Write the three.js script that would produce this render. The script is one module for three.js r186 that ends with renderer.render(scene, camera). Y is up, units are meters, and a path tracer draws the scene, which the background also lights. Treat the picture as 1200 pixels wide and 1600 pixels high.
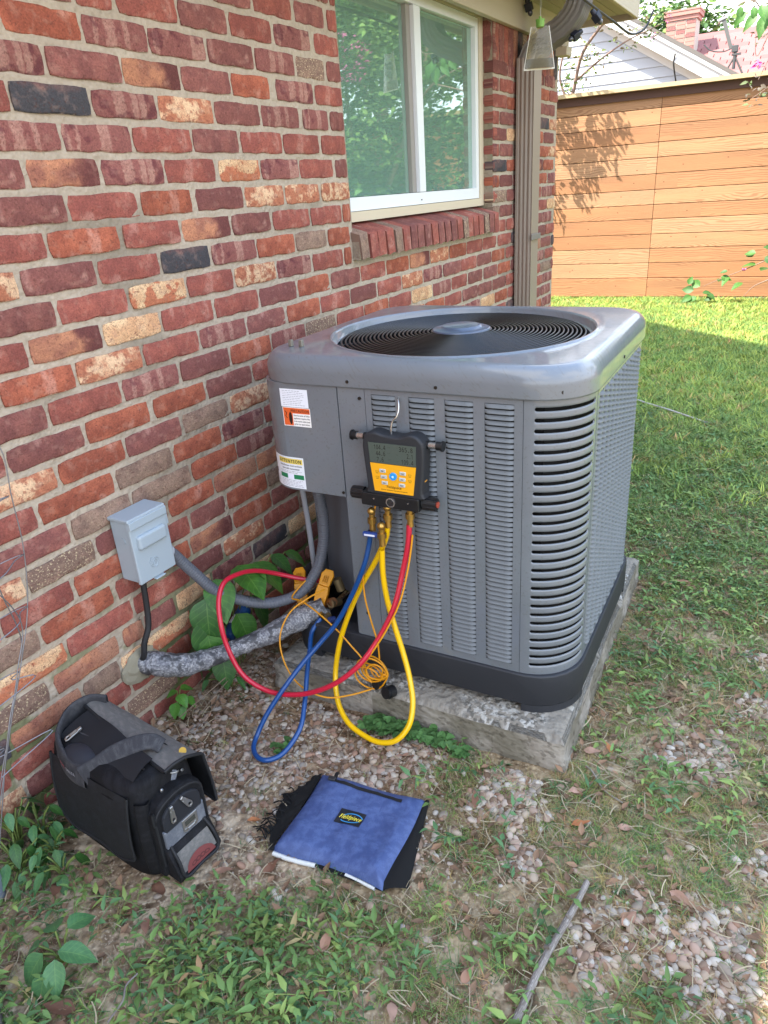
import * as THREE from 'three';
import { mergeGeometries, mergeVertices, toCreasedNormals } from 'three/addons/utils/BufferGeometryUtils.js';
import { RoundedBoxGeometry } from 'three/addons/geometries/RoundedBoxGeometry.js';

// ---------------------------------------------------------------- camera, sky, sun, exposure
const scene = new THREE.Scene();
const camera = new THREE.PerspectiveCamera(71.359, 0.75, 0.05, 400);
camera.position.set(1.4957, 1.3841, 0);
camera.rotation.order = 'YXZ';
camera.rotation.set(-0.42165, 0.544555, -0.069905);
const renderer = new THREE.WebGLRenderer({ antialias: true });
renderer.toneMapping = THREE.LinearToneMapping;
renderer.toneMappingExposure = 4.0;
renderer.shadowMap.enabled = true;
const SUN_DIR = new THREE.Vector3(-0.52, 1.0, 0.56).normalize();          // towards the sun
const sun = new THREE.DirectionalLight(new THREE.Color(1, 0.93, 0.8), 3.2);
sun.target.position.set(0, 0, -6);
sun.position.copy(SUN_DIR).multiplyScalar(40).add(sun.target.position);
sun.shadow.mapSize.set(4096, 4096); sun.shadow.radius = 1;
Object.assign(sun.shadow.camera, { left: -20, right: 20, top: 20, bottom: -20, near: 1, far: 90 });
scene.add(sun, sun.target);

// ---------------------------------------------------------------- helpers
function rng(seed) { let s = seed >>> 0; return () => { s = (s + 0x6d2b79f5) | 0; let t = Math.imul(s ^ (s >>> 15), 1 | s); t = (t + Math.imul(t ^ (t >>> 7), 61 | t)) ^ t; return ((t ^ (t >>> 14)) >>> 0) / 4294967296; }; }
function hash2(x, y, s) { let h = Math.imul(x | 0, 374761393) ^ Math.imul(y | 0, 668265263) ^ Math.imul(s | 0, 2246822519); h = Math.imul(h ^ (h >>> 13), 1274126177); return ((h ^ (h >>> 16)) >>> 0) / 4294967296; }
function vn(x, y, s = 0) {
  const xi = Math.floor(x), yi = Math.floor(y), fx = x - xi, fy = y - yi, u = fx * fx * (3 - 2 * fx), v = fy * fy * (3 - 2 * fy);
  const a = hash2(xi, yi, s), b = hash2(xi + 1, yi, s), c = hash2(xi, yi + 1, s), d = hash2(xi + 1, yi + 1, s);
  return a + (b - a) * u + (c - a) * v + (a - b - c + d) * u * v;
}
function fbm(x, y, s = 0, o = 4) { let f = 0, a = 0.5, n = 0; for (let i = 0; i < o; i++) { f += a * vn(x, y, s + i * 17); n += a; a *= 0.5; x *= 2.03; y *= 2.03; } return f / n; }
function vn3(x, y, z, s = 0) { return (fbm(x + z * 0.71, y - z * 0.53, s, 2) + fbm(y + 3.1, z * 1.13 + x * 0.37, s + 5, 2)) / 2; }
const clamp = (x, a = 0, b = 1) => Math.min(b, Math.max(a, x));
const sm = (a, b, x) => { const t = clamp((x - a) / (b - a)); return t * t * (3 - 2 * t); };
const lerp = (a, b, t) => a + (b - a) * t;
const mix3 = (a, b, t) => [a[0] + (b[0] - a[0]) * t, a[1] + (b[1] - a[1]) * t, a[2] + (b[2] - a[2]) * t];
const V = (x, y, z) => new THREE.Vector3(x, y, z);
const hexs = (h) => [(h >> 16) & 255, (h >> 8) & 255, h & 255];

function pixTex(w, h, fn, srgb = true, rx = 1, ry = 1) {
  const d = new Uint8Array(w * h * 4);
  for (let y = 0; y < h; y++) for (let x = 0; x < w; x++) {
    const c = fn(x / w, y / h, x, y), i = (y * w + x) * 4;
    d[i] = clamp(c[0], 0, 255); d[i + 1] = clamp(c[1], 0, 255); d[i + 2] = clamp(c[2], 0, 255); d[i + 3] = c.length > 3 ? c[3] : 255;
  }
  const t = new THREE.DataTexture(d, w, h);
  t.wrapS = t.wrapT = THREE.RepeatWrapping; t.magFilter = THREE.LinearFilter; t.minFilter = THREE.LinearMipmapLinearFilter; t.generateMipmaps = true;
  if (srgb) t.colorSpace = THREE.SRGBColorSpace;
  t.repeat.set(rx, ry); t.needsUpdate = true; return t;
}
const grayTex = (w, h, fn, rx = 1, ry = 1) => pixTex(w, h, (u, v, x, y) => { const g = fn(u, v, x, y) * 255; return [g, g, g]; }, false, rx, ry);
function canvasTex(w, h, draw) {
  const c = document.createElement('canvas'); c.width = w; c.height = h; const g = c.getContext('2d'); draw(g, w, h);
  const t = new THREE.CanvasTexture(c); t.colorSpace = THREE.SRGBColorSpace; t.magFilter = THREE.LinearFilter; return t;
}
function M(color, rough = 0.6, extra = {}) { return new THREE.MeshPhysicalMaterial({ color, roughness: rough, ...extra }); }

// geometry helpers
function xf(g, p, r, s) {
  p = p || [0, 0, 0]; r = r || [0, 0, 0]; s = s || [1, 1, 1];
  return g.applyMatrix4(new THREE.Matrix4().compose(V(...p), new THREE.Quaternion().setFromEuler(new THREE.Euler(...r)), V(...s)));
}
function boxUV(g, s = 1) {                                                  // uv in metres from the dominant axis of each normal
  const p = g.attributes.position, n = g.attributes.normal, uv = new Float32Array(p.count * 2);
  for (let i = 0; i < p.count; i++) {
    const ax = Math.abs(n.getX(i)), ay = Math.abs(n.getY(i)), az = Math.abs(n.getZ(i));
    let u, v; if (ax > ay && ax > az) { u = p.getZ(i); v = p.getY(i); } else if (ay > az) { u = p.getX(i); v = p.getZ(i); } else { u = p.getX(i); v = p.getY(i); }
    uv[2 * i] = u * s; uv[2 * i + 1] = v * s;
  }
  g.setAttribute('uv', new THREE.BufferAttribute(uv, 2)); return g;
}
const bx = (w, h, d, p, r) => xf(new THREE.BoxGeometry(w, h, d), p, r);
const rb = (w, h, d, rad, p, r, seg = 2) => xf(new RoundedBoxGeometry(w, h, d, seg, Math.min(rad, w / 2.01, h / 2.01, d / 2.01)), p, r);
const cyl = (r0, r1, h, p, r, seg = 16) => xf(new THREE.CylinderGeometry(r0, r1, h, seg), p, r);
const curve = (pts, closed = false) => new THREE.CatmullRomCurve3(pts.map((p) => V(...p)), closed, 'centripetal');
const tube = (pts, r, seg = 40, rad = 8, closed = false) => new THREE.TubeGeometry(curve(pts, closed), seg, r, rad, closed);
function tubeVar(pts, rFn, seg, rad, lump) {
  const c = curve(pts), g = new THREE.TubeGeometry(c, seg, 1, rad, false), p = g.attributes.position;
  const cs = []; for (let i = 0; i <= seg; i++) cs.push(c.getPointAt(i / seg));
  for (let i = 0; i <= seg; i++) for (let j = 0; j <= rad; j++) {
    const k = i * (rad + 1) + j, q = V(p.getX(k), p.getY(k), p.getZ(k)).sub(cs[i]);
    let r = rFn(i / seg); if (lump) r *= lump(i / seg, (j % rad) / rad);
    q.multiplyScalar(r).add(cs[i]); p.setXYZ(k, q.x, q.y, q.z);
  }
  g.computeVertexNormals(); return g;
}
// a flat band or padded strap with an elliptic section; wide(t) gives the direction of its broad side
function ribbon(pts, width, thick, wide, seg = 48, rad = 12) {
  const c = curve(pts), pos = [], idx = [], uv = [];
  for (let i = 0; i <= seg; i++) {
    const t = i / seg, P = c.getPointAt(t), T = c.getTangentAt(t), W = wide(t).clone(); W.addScaledVector(T, -W.dot(T)).normalize(); const N = T.clone().cross(W);
    const w = typeof width === 'function' ? width(t) : width, h = typeof thick === 'function' ? thick(t) : thick;
    for (let j = 0; j <= rad; j++) {
      const a = j / rad * Math.PI * 2, ca = Math.cos(a), sa = Math.sin(a), e = 0.6;
      const x = Math.sign(ca) * Math.abs(ca) ** e * w / 2, y = Math.sign(sa) * Math.abs(sa) ** e * h / 2;
      pos.push(P.x + W.x * x + N.x * y, P.y + W.y * x + N.y * y, P.z + W.z * x + N.z * y); uv.push(t * 3, j / rad);
      if (i < seg && j < rad) { const k = i * (rad + 1) + j; idx.push(k, k + rad + 1, k + 1, k + 1, k + rad + 1, k + rad + 2); }
    }
  }
  const g = new THREE.BufferGeometry(); g.setAttribute('position', new THREE.Float32BufferAttribute(pos, 3)); g.setAttribute('uv', new THREE.Float32BufferAttribute(uv, 2)); g.setIndex(idx); g.computeVertexNormals(); return g;
}
// grid surface from a function (u, v) -> [x, y, z]
function surf(fn, nu, nv, uvs = [1, 1]) {
  const pos = [], uv = [], idx = [];
  for (let j = 0; j <= nv; j++) for (let i = 0; i <= nu; i++) {
    pos.push(...fn(i / nu, j / nv)); uv.push(i / nu * uvs[0], j / nv * uvs[1]);
    if (i < nu && j < nv) { const k = j * (nu + 1) + i; idx.push(k, k + 1, k + nu + 2, k, k + nu + 2, k + nu + 1); }
  }
  const g = new THREE.BufferGeometry(); g.setAttribute('position', new THREE.Float32BufferAttribute(pos, 3)); g.setAttribute('uv', new THREE.Float32BufferAttribute(uv, 2)); g.setIndex(idx); g.computeVertexNormals(); return g;
}
function merge(list) {
  const a = Array.isArray(list) ? list : [list]; if (a.length === 1) return a[0];
  return mergeGeometries(a.map((g) => { const n = g.index ? g.toNonIndexed() : g.clone(); for (const k of Object.keys(n.attributes)) if (!['position', 'normal', 'uv'].includes(k)) n.deleteAttribute(k); return n; }));
}
function shapeGeo(pts, depth, bevel = 0) {
  const s = new THREE.Shape(pts.map(([x, y]) => new THREE.Vector2(x, y)));
  return new THREE.ExtrudeGeometry(s, { depth, bevelEnabled: bevel > 0, bevelThickness: bevel, bevelSize: bevel, bevelSegments: 2, curveSegments: 12 });
}

// object helpers
const taken = new Map();
function numbered(n) { const k = taken.get(n) || 0; taken.set(n, k + 1); return k ? n + '_' + String(k).padStart(3, '0') : n; }
function obj(name, geos, mat, parent) {
  const m = new THREE.Mesh(merge(geos), mat); m.name = parent ? name : numbered(name); m.castShadow = m.receiveShadow = true; (parent || scene).add(m); return m;
}
function tag(o, label, category, group, kind) { if (label) o.userData.label = label; if (category) o.userData.category = category; if (group) o.userData.group = group; if (kind) o.userData.kind = kind; return o; }
function thing(name, label, category, p = [0, 0, 0], ry = 0, group) {
  const o = new THREE.Group(); o.name = numbered(name); o.position.set(...p); o.rotation.y = ry; scene.add(o); return tag(o, label, category, group);
}
function grp(name, parent, p = [0, 0, 0]) { const o = new THREE.Group(); o.name = name; o.position.set(...p); parent.add(o); return o; }
function copyOf(o, label) { const c = o.clone(); c.name = numbered(o.name.replace(/_\d+$/, '')); scene.add(c); c.userData = { ...o.userData }; if (label) c.userData.label = label; return c; }
function instanced(name, geo, mat, mats, cols, parent) {
  const m = new THREE.InstancedMesh(geo, mat, mats.length); m.name = parent ? name : numbered(name);
  mats.forEach((x, i) => { m.setMatrixAt(i, x); if (cols) m.setColorAt(i, cols[i]); });
  m.castShadow = m.receiveShadow = true; (parent || scene).add(m); m.userData.kind = 'stuff'; return m;
}
const mat4 = (p, e, s) => new THREE.Matrix4().compose(p, new THREE.Quaternion().setFromEuler(e), typeof s === 'number' ? V(s, s, s) : s);

// ---------------------------------------------------------------- sky (air and clouds only)
{
  const w = 1024, h = 512, d = new Float32Array(w * h * 4);
  for (let y = 0; y < h; y++) {
    const el = (y + 0.5) / h * Math.PI - Math.PI / 2, se = Math.sin(el), ce = Math.cos(el);
    for (let x = 0; x < w; x++) {
      const az = (x + 0.5) / w * Math.PI * 2 - Math.PI, X = Math.cos(az) * ce, Z = Math.sin(az) * ce;
      const up = Math.max(se, 0), t = Math.pow(up, 0.55);
      let c = mix3([0.86, 0.88, 0.9], [0.26, 0.42, 0.74], t);
      const cs = X * SUN_DIR.x + se * SUN_DIR.y + Z * SUN_DIR.z, glow = Math.pow(clamp(cs), 10) * 0.7;
      c = [c[0] + glow, c[1] + glow * 0.95, c[2] + glow * 0.85];
      const k = 1 / (up + 0.28), n = fbm(X * k * 2.2 + 5, Z * k * 2.2 + 9, 11, 6), cl = sm(0.47, 0.68, n);
      c = mix3(c, [1.0, 1.0, 1.0], cl * 0.85);
      if (se < 0) c = mix3(c, [0.3, 0.32, 0.26], sm(0, 0.1, -se));
      const i = (y * w + x) * 4; d[i] = c[0]; d[i + 1] = c[1]; d[i + 2] = c[2]; d[i + 3] = 1;
    }
  }
  const t = new THREE.DataTexture(d, w, h, THREE.RGBAFormat, THREE.FloatType);
  t.mapping = THREE.EquirectangularReflectionMapping; t.magFilter = t.minFilter = THREE.LinearFilter; t.wrapS = THREE.RepeatWrapping; t.needsUpdate = true;
  scene.background = t; scene.environment = t;
}
// ---------------------------------------------------------------- ground
const PATCH = [[1.49, -1.05, 0.15], [1.44, -1.62, 0.1], [1.56, -1.84, 0.09], [1.57, -2.1, 0.07], [1.04, -1.24, 0.09], [1.14, -1.1, 0.04], [1.33, -0.98, 0.05], [1.6, -1.3, 0.07]];
function gravelAt(x, z) {                                                   // 0..1, how much bare gravel
  let g = sm(0.98, 0.8, x + (fbm(x * 5, z * 5, 3) - 0.5) * 0.35) * sm(-1.46, -1.38, z) * sm(-0.86, -1.0, z + (fbm(x * 6, z * 6, 8) - 0.5) * 0.3);
  g = Math.max(g, sm(0.5, 0.35, x) * sm(-0.7, -0.9, z) * sm(-3, -1.5, z));
  for (const [px, pz, r] of PATCH) g = Math.max(g, sm(r * 1.25, r * 0.5, Math.hypot(x - px, z - pz) + (fbm(x * 9, z * 9, 21) - 0.5) * 0.22));
  return g;
}
function dirtAt(x, z) {
  let d = sm(0.3, 0.15, Math.hypot((x - 0.56) / 1.0, (z + 0.86) / 0.8) + (fbm(x * 8, z * 8, 31) - 0.5) * 0.2);
  d = Math.max(d, sm(0.34, 0.2, Math.hypot(x - 0.3, z + 0.62) + (fbm(x * 8, z * 8, 33) - 0.5) * 0.1) * 0.75);
  d = Math.max(d, sm(0.56, 0.68, fbm(x * 2.4, z * 2.4, 41)) * sm(-3.6, -2.0, z) * 0.5);
  return Math.max(d, sm(0.12, 0.02, x) * sm(-5, -4.8, z) * 0.6);
}
const groundY = (x, z) => (z > -5 && z < 0.6 && x > -0.05 && x < 3 ? (fbm(x * 3, z * 3, 51, 3) - 0.5) * 0.022 : 0) - sm(0.06, 0.0, Math.abs(x)) * 0;
const soilTex = pixTex(1024, 1024, (u, v) => {
  const n = fbm(u * 14, v * 14, 61, 4), f = fbm(u * 120, v * 120, 66, 3), s = fbm(u * 300, v * 300, 67, 2), r = fbm(u * 40 + 9, v * 40, 68, 3);
  let c = mix3([132, 114, 94], [192, 174, 150], sm(0.3, 0.7, n * 0.55 + f * 0.45));
  c = mix3(c, [84, 66, 50], sm(0.58, 0.72, r) * 0.6); c = mix3(c, [202, 188, 168], sm(0.64, 0.76, s) * 0.7);
  return c;
});
const soilBump = grayTex(512, 512, (u, v) => fbm(u * 60, v * 60, 71, 5));
const groundMat = M(0xffffff, 0.97, { map: soilTex, bumpMap: soilBump, bumpScale: 0.02, vertexColors: true, specularIntensity: 0.25 });
const ground = thing('ground', 'brown soil and lawn ground running from house to fence', 'ground'); ground.userData.kind = 'structure';
{
  const xs = [], zs = [], add = (a, from, to, step) => { for (let x = from; x < to - 1e-6; x += step) a.push(x); };
  add(xs, -60, -6, 9); add(xs, -6, -0.2, 0.58); add(xs, -0.2, 3, 0.035); add(xs, 3, 8, 0.5); add(xs, 8, 81, 9); 
  add(zs, -90, -10, 8); add(zs, -10, -5, 0.5); add(zs, -5, 0.6, 0.035); add(zs, 0.6, 4, 0.34); add(zs, 4, 60, 8);
  const pos = [], uv = [], idx = [], col = [];
  zs.forEach((z, j) => xs.forEach((x, i) => { pos.push(x, groundY(x, z), z); uv.push(x / 1.3, z / 1.3); { const near = x > -0.1 && x < 3.2 && z > -5.2 && z < 0.7, d = near ? dirtAt(x, z) : 0, g = near ? gravelAt(x, z) : 0, n = fbm(x * 3.7, z * 3.7, 73, 3); let c = [0.66 + 0.2 * n, 0.64 + 0.19 * n, 0.54 + 0.2 * n]; c = mix3(c, x > 0.97 ? [0.86, 0.78, 0.7] : [0.62, 0.53, 0.45], g * (1 - d)); c = mix3(c, [1.0, 0.97, 0.93], d * 0.9); col.push(...c); } if (i + 1 < xs.length && j + 1 < zs.length) { const k = j * xs.length + i; idx.push(k, k + xs.length, k + 1, k + 1, k + xs.length, k + xs.length + 1); } }));
  const g = new THREE.BufferGeometry(); g.setAttribute('position', new THREE.Float32BufferAttribute(pos, 3)); g.setAttribute('uv', new THREE.Float32BufferAttribute(uv, 2)); g.setAttribute('color', new THREE.Float32BufferAttribute(col, 3)); g.setIndex(idx); g.computeVertexNormals();
  obj('soil', g, groundMat, ground);
}
const BLOCK = [[-9, 0.01, -4.85, 5], [0.22, 1.12, -2.45, -1.34]];           // house, slab
const blocked = (x, z) => BLOCK.some(([a, b, c, d]) => x > a && x < b && z > c && z < d);
// pebbles: a few irregular river-stone shapes
const pebbleGeos = [];
for (let k = 0; k < 6; k++) {
  const g = mergeVertices(new THREE.IcosahedronGeometry(1, 1).deleteAttribute('normal').deleteAttribute('uv')), p = g.attributes.position;
  for (let i = 0; i < p.count; i++) { const x = p.getX(i), y = p.getY(i), z = p.getZ(i), f = 0.72 + 0.55 * vn3(x * 1.1 + k * 7, y * 1.1, z * 1.1, 80 + k); p.setXYZ(i, x * f * (1.1 + 0.12 * k % 0.4), y * f * 0.62, z * f * (0.8 + 0.05 * k)); }
  g.computeVertexNormals(); pebbleGeos.push(g);
}
const PEB = [0xa8937e, 0xb9a792, 0x9c7c68, 0xb8ac9c, 0x86705f, 0xa98f7e, 0xbfb6a9, 0x948778, 0xae9684, 0x78624f, 0xbcab9b, 0xa59b90];
const pebbleMat = M(0xffffff, 0.85, { specularIntensity: 0.4, bumpMap: grayTex(64, 64, (u, v) => fbm(u * 16, v * 16, 88)), bumpScale: 0.001 });
{
  const R = rng(101), list = [];
  for (let i = 0; i < 84000; i++) {
    const near = i < 40000, mid = i < 64000, x = near ? 0.02 + R() * 1.15 : mid ? 0.95 + R() * 0.85 : 0.02 + R() * 2.2, z = near ? -1.5 + R() * 0.75 : mid ? -2.3 + R() * 1.5 : -4.6 + R() * 4.2;
    if (blocked(x, z)) continue;
    const g = gravelAt(x, z), d = dirtAt(x, z), pt = PATCH.some(([px, pz, r]) => Math.hypot(x - px, z - pz) < r * 1.2) ? 0.3 * g : 0; if (R() > pt + g * (1 - d * 0.92) * (0.12 + 0.5 * sm(0.4, 0.66, fbm(x * 11, z * 11, 105))) + d * 0.03 + 0.008) continue;
    const inPatch = PATCH.some(([px, pz, r]) => Math.hypot(x - px, z - pz) < r), big = R() ** 3.2;
    const s = (inPatch ? 0.0038 + big * 0.0085 : 0.0028 + big * 0.0085);
    list.push([x, z, s, Math.floor(R() * 6), Math.floor(R() * 12), R() * 6.28, (R() - 0.5) * 0.9, (R() - 0.5) * 0.9, 0.8 + R() * 0.3]);
  }
  list.sort((a, b) => b[2] / Math.hypot(b[0] - 1.5, b[1], 1.3) - a[2] / Math.hypot(a[0] - 1.5, a[1], 1.3));
  const matOf = PEB.map((c) => { const m = pebbleMat.clone(); m.color.set(c).multiplyScalar(0.9); return m; });
  list.slice(0, 260).forEach(([x, z, s, k, c, a, b, e]) => { const m = new THREE.Mesh(pebbleGeos[k], matOf[c]); m.name = 'pebble'; m.position.set(x, groundY(x, z) + s * 0.3, z); m.rotation.set(b, a, e); m.scale.setScalar(s); m.castShadow = m.receiveShadow = true; ground.add(m); });
  for (let k = 0; k < 6; k++) {
    const l = list.slice(260).filter((q) => q[3] === k);
    instanced('gravel', pebbleGeos[k], pebbleMat, l.map(([x, z, s, , , a, b, e]) => mat4(V(x, groundY(x, z) + s * 0.25, z), new THREE.Euler(b, a, e), s)), l.map((q) => new THREE.Color(PEB[q[4]]).multiplyScalar(q[8] * 0.9)), ground);
  }
}
// ---------------------------------------------------------------- the brick house
const house = thing('brick_house', 'red brick house with white framed window and brown downspout', 'house');
const TYPES = 'ROPSTMCBK';
const brickAtlas = (() => {
  const cw = 256, ch = 80, cols = 5, rowsN = 9;                              // 5 variants of each of 9 firings
  const P = { R: [[166, 86, 70], [144, 74, 64]], O: [[178, 92, 64], [150, 74, 54]], P: [[146, 84, 74], [124, 70, 65]], S: [[140, 80, 73], [178, 132, 114]], T: [[190, 122, 86], [150, 90, 72]], M: [[198, 128, 82], [222, 178, 128]], C: [[226, 186, 136], [204, 150, 104]], B: [[88, 76, 76], [116, 78, 74]], K: [[124, 96, 82], [146, 116, 96]] };
  return pixTex(cw * cols, ch * rowsN, (u, v, X, Y) => {
    const ci = Math.floor(X / cw), ri = Math.floor(Y / ch), x = (X % cw) / cw, y = (Y % ch) / ch, s = 200 + ri * 31 + ci * 7, t = TYPES[ri];
    const n = fbm(x * 6, y * 2.2, s, 4), f = fbm(x * 70, y * 24, s + 3, 3), big = fbm(x * 2.2 + 3, y * 0.9, s + 5, 3), e = fbm(x * 26, y * 9, s + 9, 3);
    let c = mix3(P[t][0], P[t][1], sm(0.3, 0.7, n * 0.6 + big * 0.4));
    if (t === 'R' || t === 'O' || t === 'P') { c = mix3(c, [200, 150, 132], sm(0.62, 0.78, fbm(x * 5 + 1, y * 1.1, s + 21)) * 0.45); if (ci % 2) c = mix3(c, P[t][1], sm(0.45, 0.5, Math.abs(x - 0.3 - ci * 0.1)) * 0.6); }
    if (t === 'S') { let b = 0; for (let k = 0; k < 3; k++) { const x0 = hash2(k, ci, 5) * 0.95, w = 0.03 + hash2(k, ci, 9) * 0.07; b = Math.max(b, sm(w, w * 0.7, Math.abs(x - x0 + (e - 0.5) * 0.05))); } c = mix3(P.S[0], P.S[1], b * (0.3 + 0.6 * e)); c = mix3(c, [96, 44, 50], sm(0.6, 0.75, n) * 0.6); }
    if (t === 'T') c = mix3(c, ci < 3 ? [112, 60, 56] : [176, 120, 92], sm(0.55, 0.8, x + (n - 0.5) * 0.3));
    if (t === 'M') { const th = [0.1, -0.06, 0.04, 0.14, 0.0][ci]; c = mix3([180, 106, 74], [214, 172, 130], sm(0.36, 0.64, fbm(x * (6 + ci), y * (2 + ci * 0.4), s + 31, 4) - th + (ci === 2 ? (x - 0.5) * 0.3 : 0))); c = mix3(c, [150, 80, 58], sm(0.54, 0.68, fbm(x * 22, y * 7, s + 33, 3)) * 0.55); }
    if (t === 'C') { c = mix3(c, [150, 108, 78], sm(0.68, 0.74, fbm(x * 80, y * 26, s + 41, 2)) * 0.8); if (ci % 2) c = mix3(c, [184, 92, 60], sm(0.5, 0.62, fbm(x * 6, y * 2, s + 43) + (0.5 - y) * 0.25) * 0.8); }
    if (t === 'B') c = mix3(c, [70, 68, 72], sm(0.4, 0.6, big));
    if (t === 'K') c = mix3(c, [206, 184, 140], sm(0.67, 0.73, fbm(x * 60, y * 20, s + 51, 2)) * (ci % 2 ? 0.9 : 0.25));
    { const l = (c[0] + c[1] + c[2]) / 3; c = mix3(c, [l * 1.04, l, l * 0.97], 0.2); } c = c.map((q) => q * (0.84 + 0.32 * f)); c = mix3(c, [176, 140, 122], sm(0.55, 0.8, fbm(x * 12, y * 4, s + 71, 4)) * 0.3);
    const pit = sm(0.73, 0.79, fbm(x * 44, y * 14, s + 61, 2)); c = mix3(c, [84, 52, 46], pit * 0.4);
    const ed = Math.min(x * 3.4, (1 - x) * 3.4, y, 1 - y), chip = sm(0.05, 0.0, ed + (e - 0.42) * 0.2); c = mix3(c, [168, 148, 128], chip * 0.6);   // mortar smeared over chipped arrises
    return c;
  });
})();
const brickBump = grayTex(512, 160, (u, v) => { const e = Math.min(u * 3.4, (1 - u) * 3.4, v, 1 - v); return clamp(0.55 * sm(0, 0.08, e + (fbm(u * 20, v * 7, 91) - 0.5) * 0.12) + 0.3 * fbm(u * 14, v * 5, 92, 4) + 0.15 * fbm(u * 90, v * 30, 93, 2)); });
brickBump.repeat.set(5, 9);
const brickMat = M(0xffffff, 0.88, { map: brickAtlas, bumpMap: brickBump, bumpScale: 0.0035, specularIntensity: 0.35 });
// unit brick: length 1 along -z from 0, height 1 around 0, face towards +x at x = 0
const brickCache = new Map();
function brickGeo(type, va, shape, L, Hh, dep = 0.05) {
  const key = [type, va, shape, L.toFixed(2), Hh.toFixed(3)].join(); if (brickCache.has(key)) return brickCache.get(key);
  const R = rng(900 + shape * 13), nx = 6, ny = 3, pos = [], uv = [], idx = [], ri = TYPES.indexOf(type);
  const ring = [];
  for (let j = 0; j <= ny; j++) for (let i = 0; i <= nx; i++) {
    const edge = i === 0 || i === nx || j === 0 || j === ny, corner = (i === 0 || i === nx) && (j === 0 || j === ny);
    let u = i / nx, v = j / ny; const jit = () => (R() ** 2) * 0.004;
    let z = u * L, y = (v - 0.5) * Hh, x = edge ? -0.0025 - R() * 0.0025 : (R() - 0.5) * 0.0014;
    if (i === 0) z += jit() + (corner ? 0.003 : 0); if (i === nx) z -= jit() + (corner ? 0.003 : 0);
    if (j === 0) y += jit() + (corner ? 0.002 : 0); if (j === ny) y -= jit() + (corner ? 0.002 : 0);
    pos.push(x, y, -z); uv.push((va + lerp(0.02, 0.98, u)) / 5, (ri + lerp(0.03, 0.97, v)) / 9);
    if (i < nx && j < ny) { const k = j * (nx + 1) + i; idx.push(k, k + 1, k + nx + 2, k, k + nx + 2, k + nx + 1); }
  }
  for (let i = 0; i < nx; i++) ring.push(i); for (let j = 0; j < ny; j++) ring.push(j * (nx + 1) + nx); for (let i = nx; i > 0; i--) ring.push(ny * (nx + 1) + i); for (let j = ny; j > 0; j--) ring.push(j * (nx + 1));
  const base = pos.length / 3;
  for (const k of ring) { pos.push(pos[3 * k], pos[3 * k + 1], pos[3 * k + 2], -dep, pos[3 * k + 1], pos[3 * k + 2]); uv.push(uv[2 * k], uv[2 * k + 1], uv[2 * k], uv[2 * k + 1]); }
  ring.forEach((k, n) => { const a = base + 2 * n, b = base + 2 * ((n + 1) % ring.length); idx.push(a, a + 1, b, b, a + 1, b + 1); });
  const g = new THREE.BufferGeometry(); g.setAttribute('position', new THREE.Float32BufferAttribute(pos, 3)); g.setAttribute('uv', new THREE.Float32BufferAttribute(uv, 2)); g.setIndex(idx); g.computeVertexNormals();
  brickCache.set(key, g); return g;
}
const H = 0.072756, BH = 0.0592, Y0 = 1.5036;
const ROWS = {
  '-7': 'P2268,2350 R2358,2390', '-6': 'P1780,1941 R1954,2139 P2154,2317 R2334,2390', '-5': 'R1320,1426 R1440,1635 P1642,1826 R1838,2025 S2039,2225 R2249,2390',
  '-4': 'O1125,1320 S1326,1518 S1523,1723 P1734,1925 S1935,2126 K2137,2295 P2308,2390', '-3': 'S1038,1204 P1211,1417 T1422,1613 P1618,1807 O1814,1987 S2019,2215 R2228,2388',
  '-2': 'R956,1098 B1103,1304 S1312,1509 M1519,1722 P1728,1924 S1933,2124 S2145,2290 P2304,2388', '-1': 'S1028,1202 S1209,1407 R1415,1617 P1625,1812 R1822,2020 R2027,2222 R2239,2388',
  0: 'P926,1090 T1099,1292 S1299,1498 R1504,1696 C1712,1893 S1901,2093 R2101,2297 P2312,2388', 1: 'P996,1177 R1183,1396 O1403,1584 P1601,1800 M1809,2001 M2009,2199 M2213,2388',
  2: 'R922,1100 O1108,1308 R1325,1519 T1530,1725 P1734,1914 R1929,2125 R2136,2326 O2337,2388', 3: 'M838,1008 P1019,1220 R1228,1425 B1434,1620 S1630,1825 O1834,2028 K2038,2215 O2229,2367',
  4: 'P901,1083 R1091,1297 C1306,1504 R1512,1703 M1714,1911 S1920,2112 R2122,2315 O2325,2372', 5: 'R809,987 T996,1195 C1203,1391 R1399,1599 R1608,1807 P1816,2012 O2021,2217',
  6: 'R700,892 O900,1092 M1101,1305 R1313,1520 S1529,1730 P1738,1937 O1946,2138', 7: 'P799,994 R1003,1215 S1223,1422 P1432,1637 O1646,1842', 8: 'R660,864 P873,1078 O1088,1294 O1311,1512 P1521,1728',
  9: 'M778,977 O987,1186 P1195,1396 K1405,1604', 10: 'R693,901 O910,1133 K1142,1340 O1349,1550', 11: 'P767,973 K982,1169 K1178,1396 O1405,1601', 12: 'M632,824 K833,1028 P1037,1192 R1200,1284 O1293,1479',
  13: 'R745,939 O948,1172 R1181,1357 P1366,1522', 14: 'K629,821 O830,1046 R1061,1252 O1261,1339', 15: 'C667,876 R885,1096 R1105,1319 P1328,1473', 16: 'K598,805 T823,1026 T1046,1117 P1126,1243 C1252,1403',
  17: 'T682,884 K893,1012 C1020,1100 C1108,1292', 18: 'R517,653 R661,865 R906,1029 R1038,1165 O1174,1274', 19: 'M505,674 P682,863 R872,998', 20: 'K497,700 R708,876',
};
const WIN = { a: 2.39, b: 3.786, y0: 1.283, y1: 2.3 }, SILL0 = 1.15, END = 4.83, NEAR = -2.0;
const bricks = [];                                                          // [z0, z1, yc, h, type, x]
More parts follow.
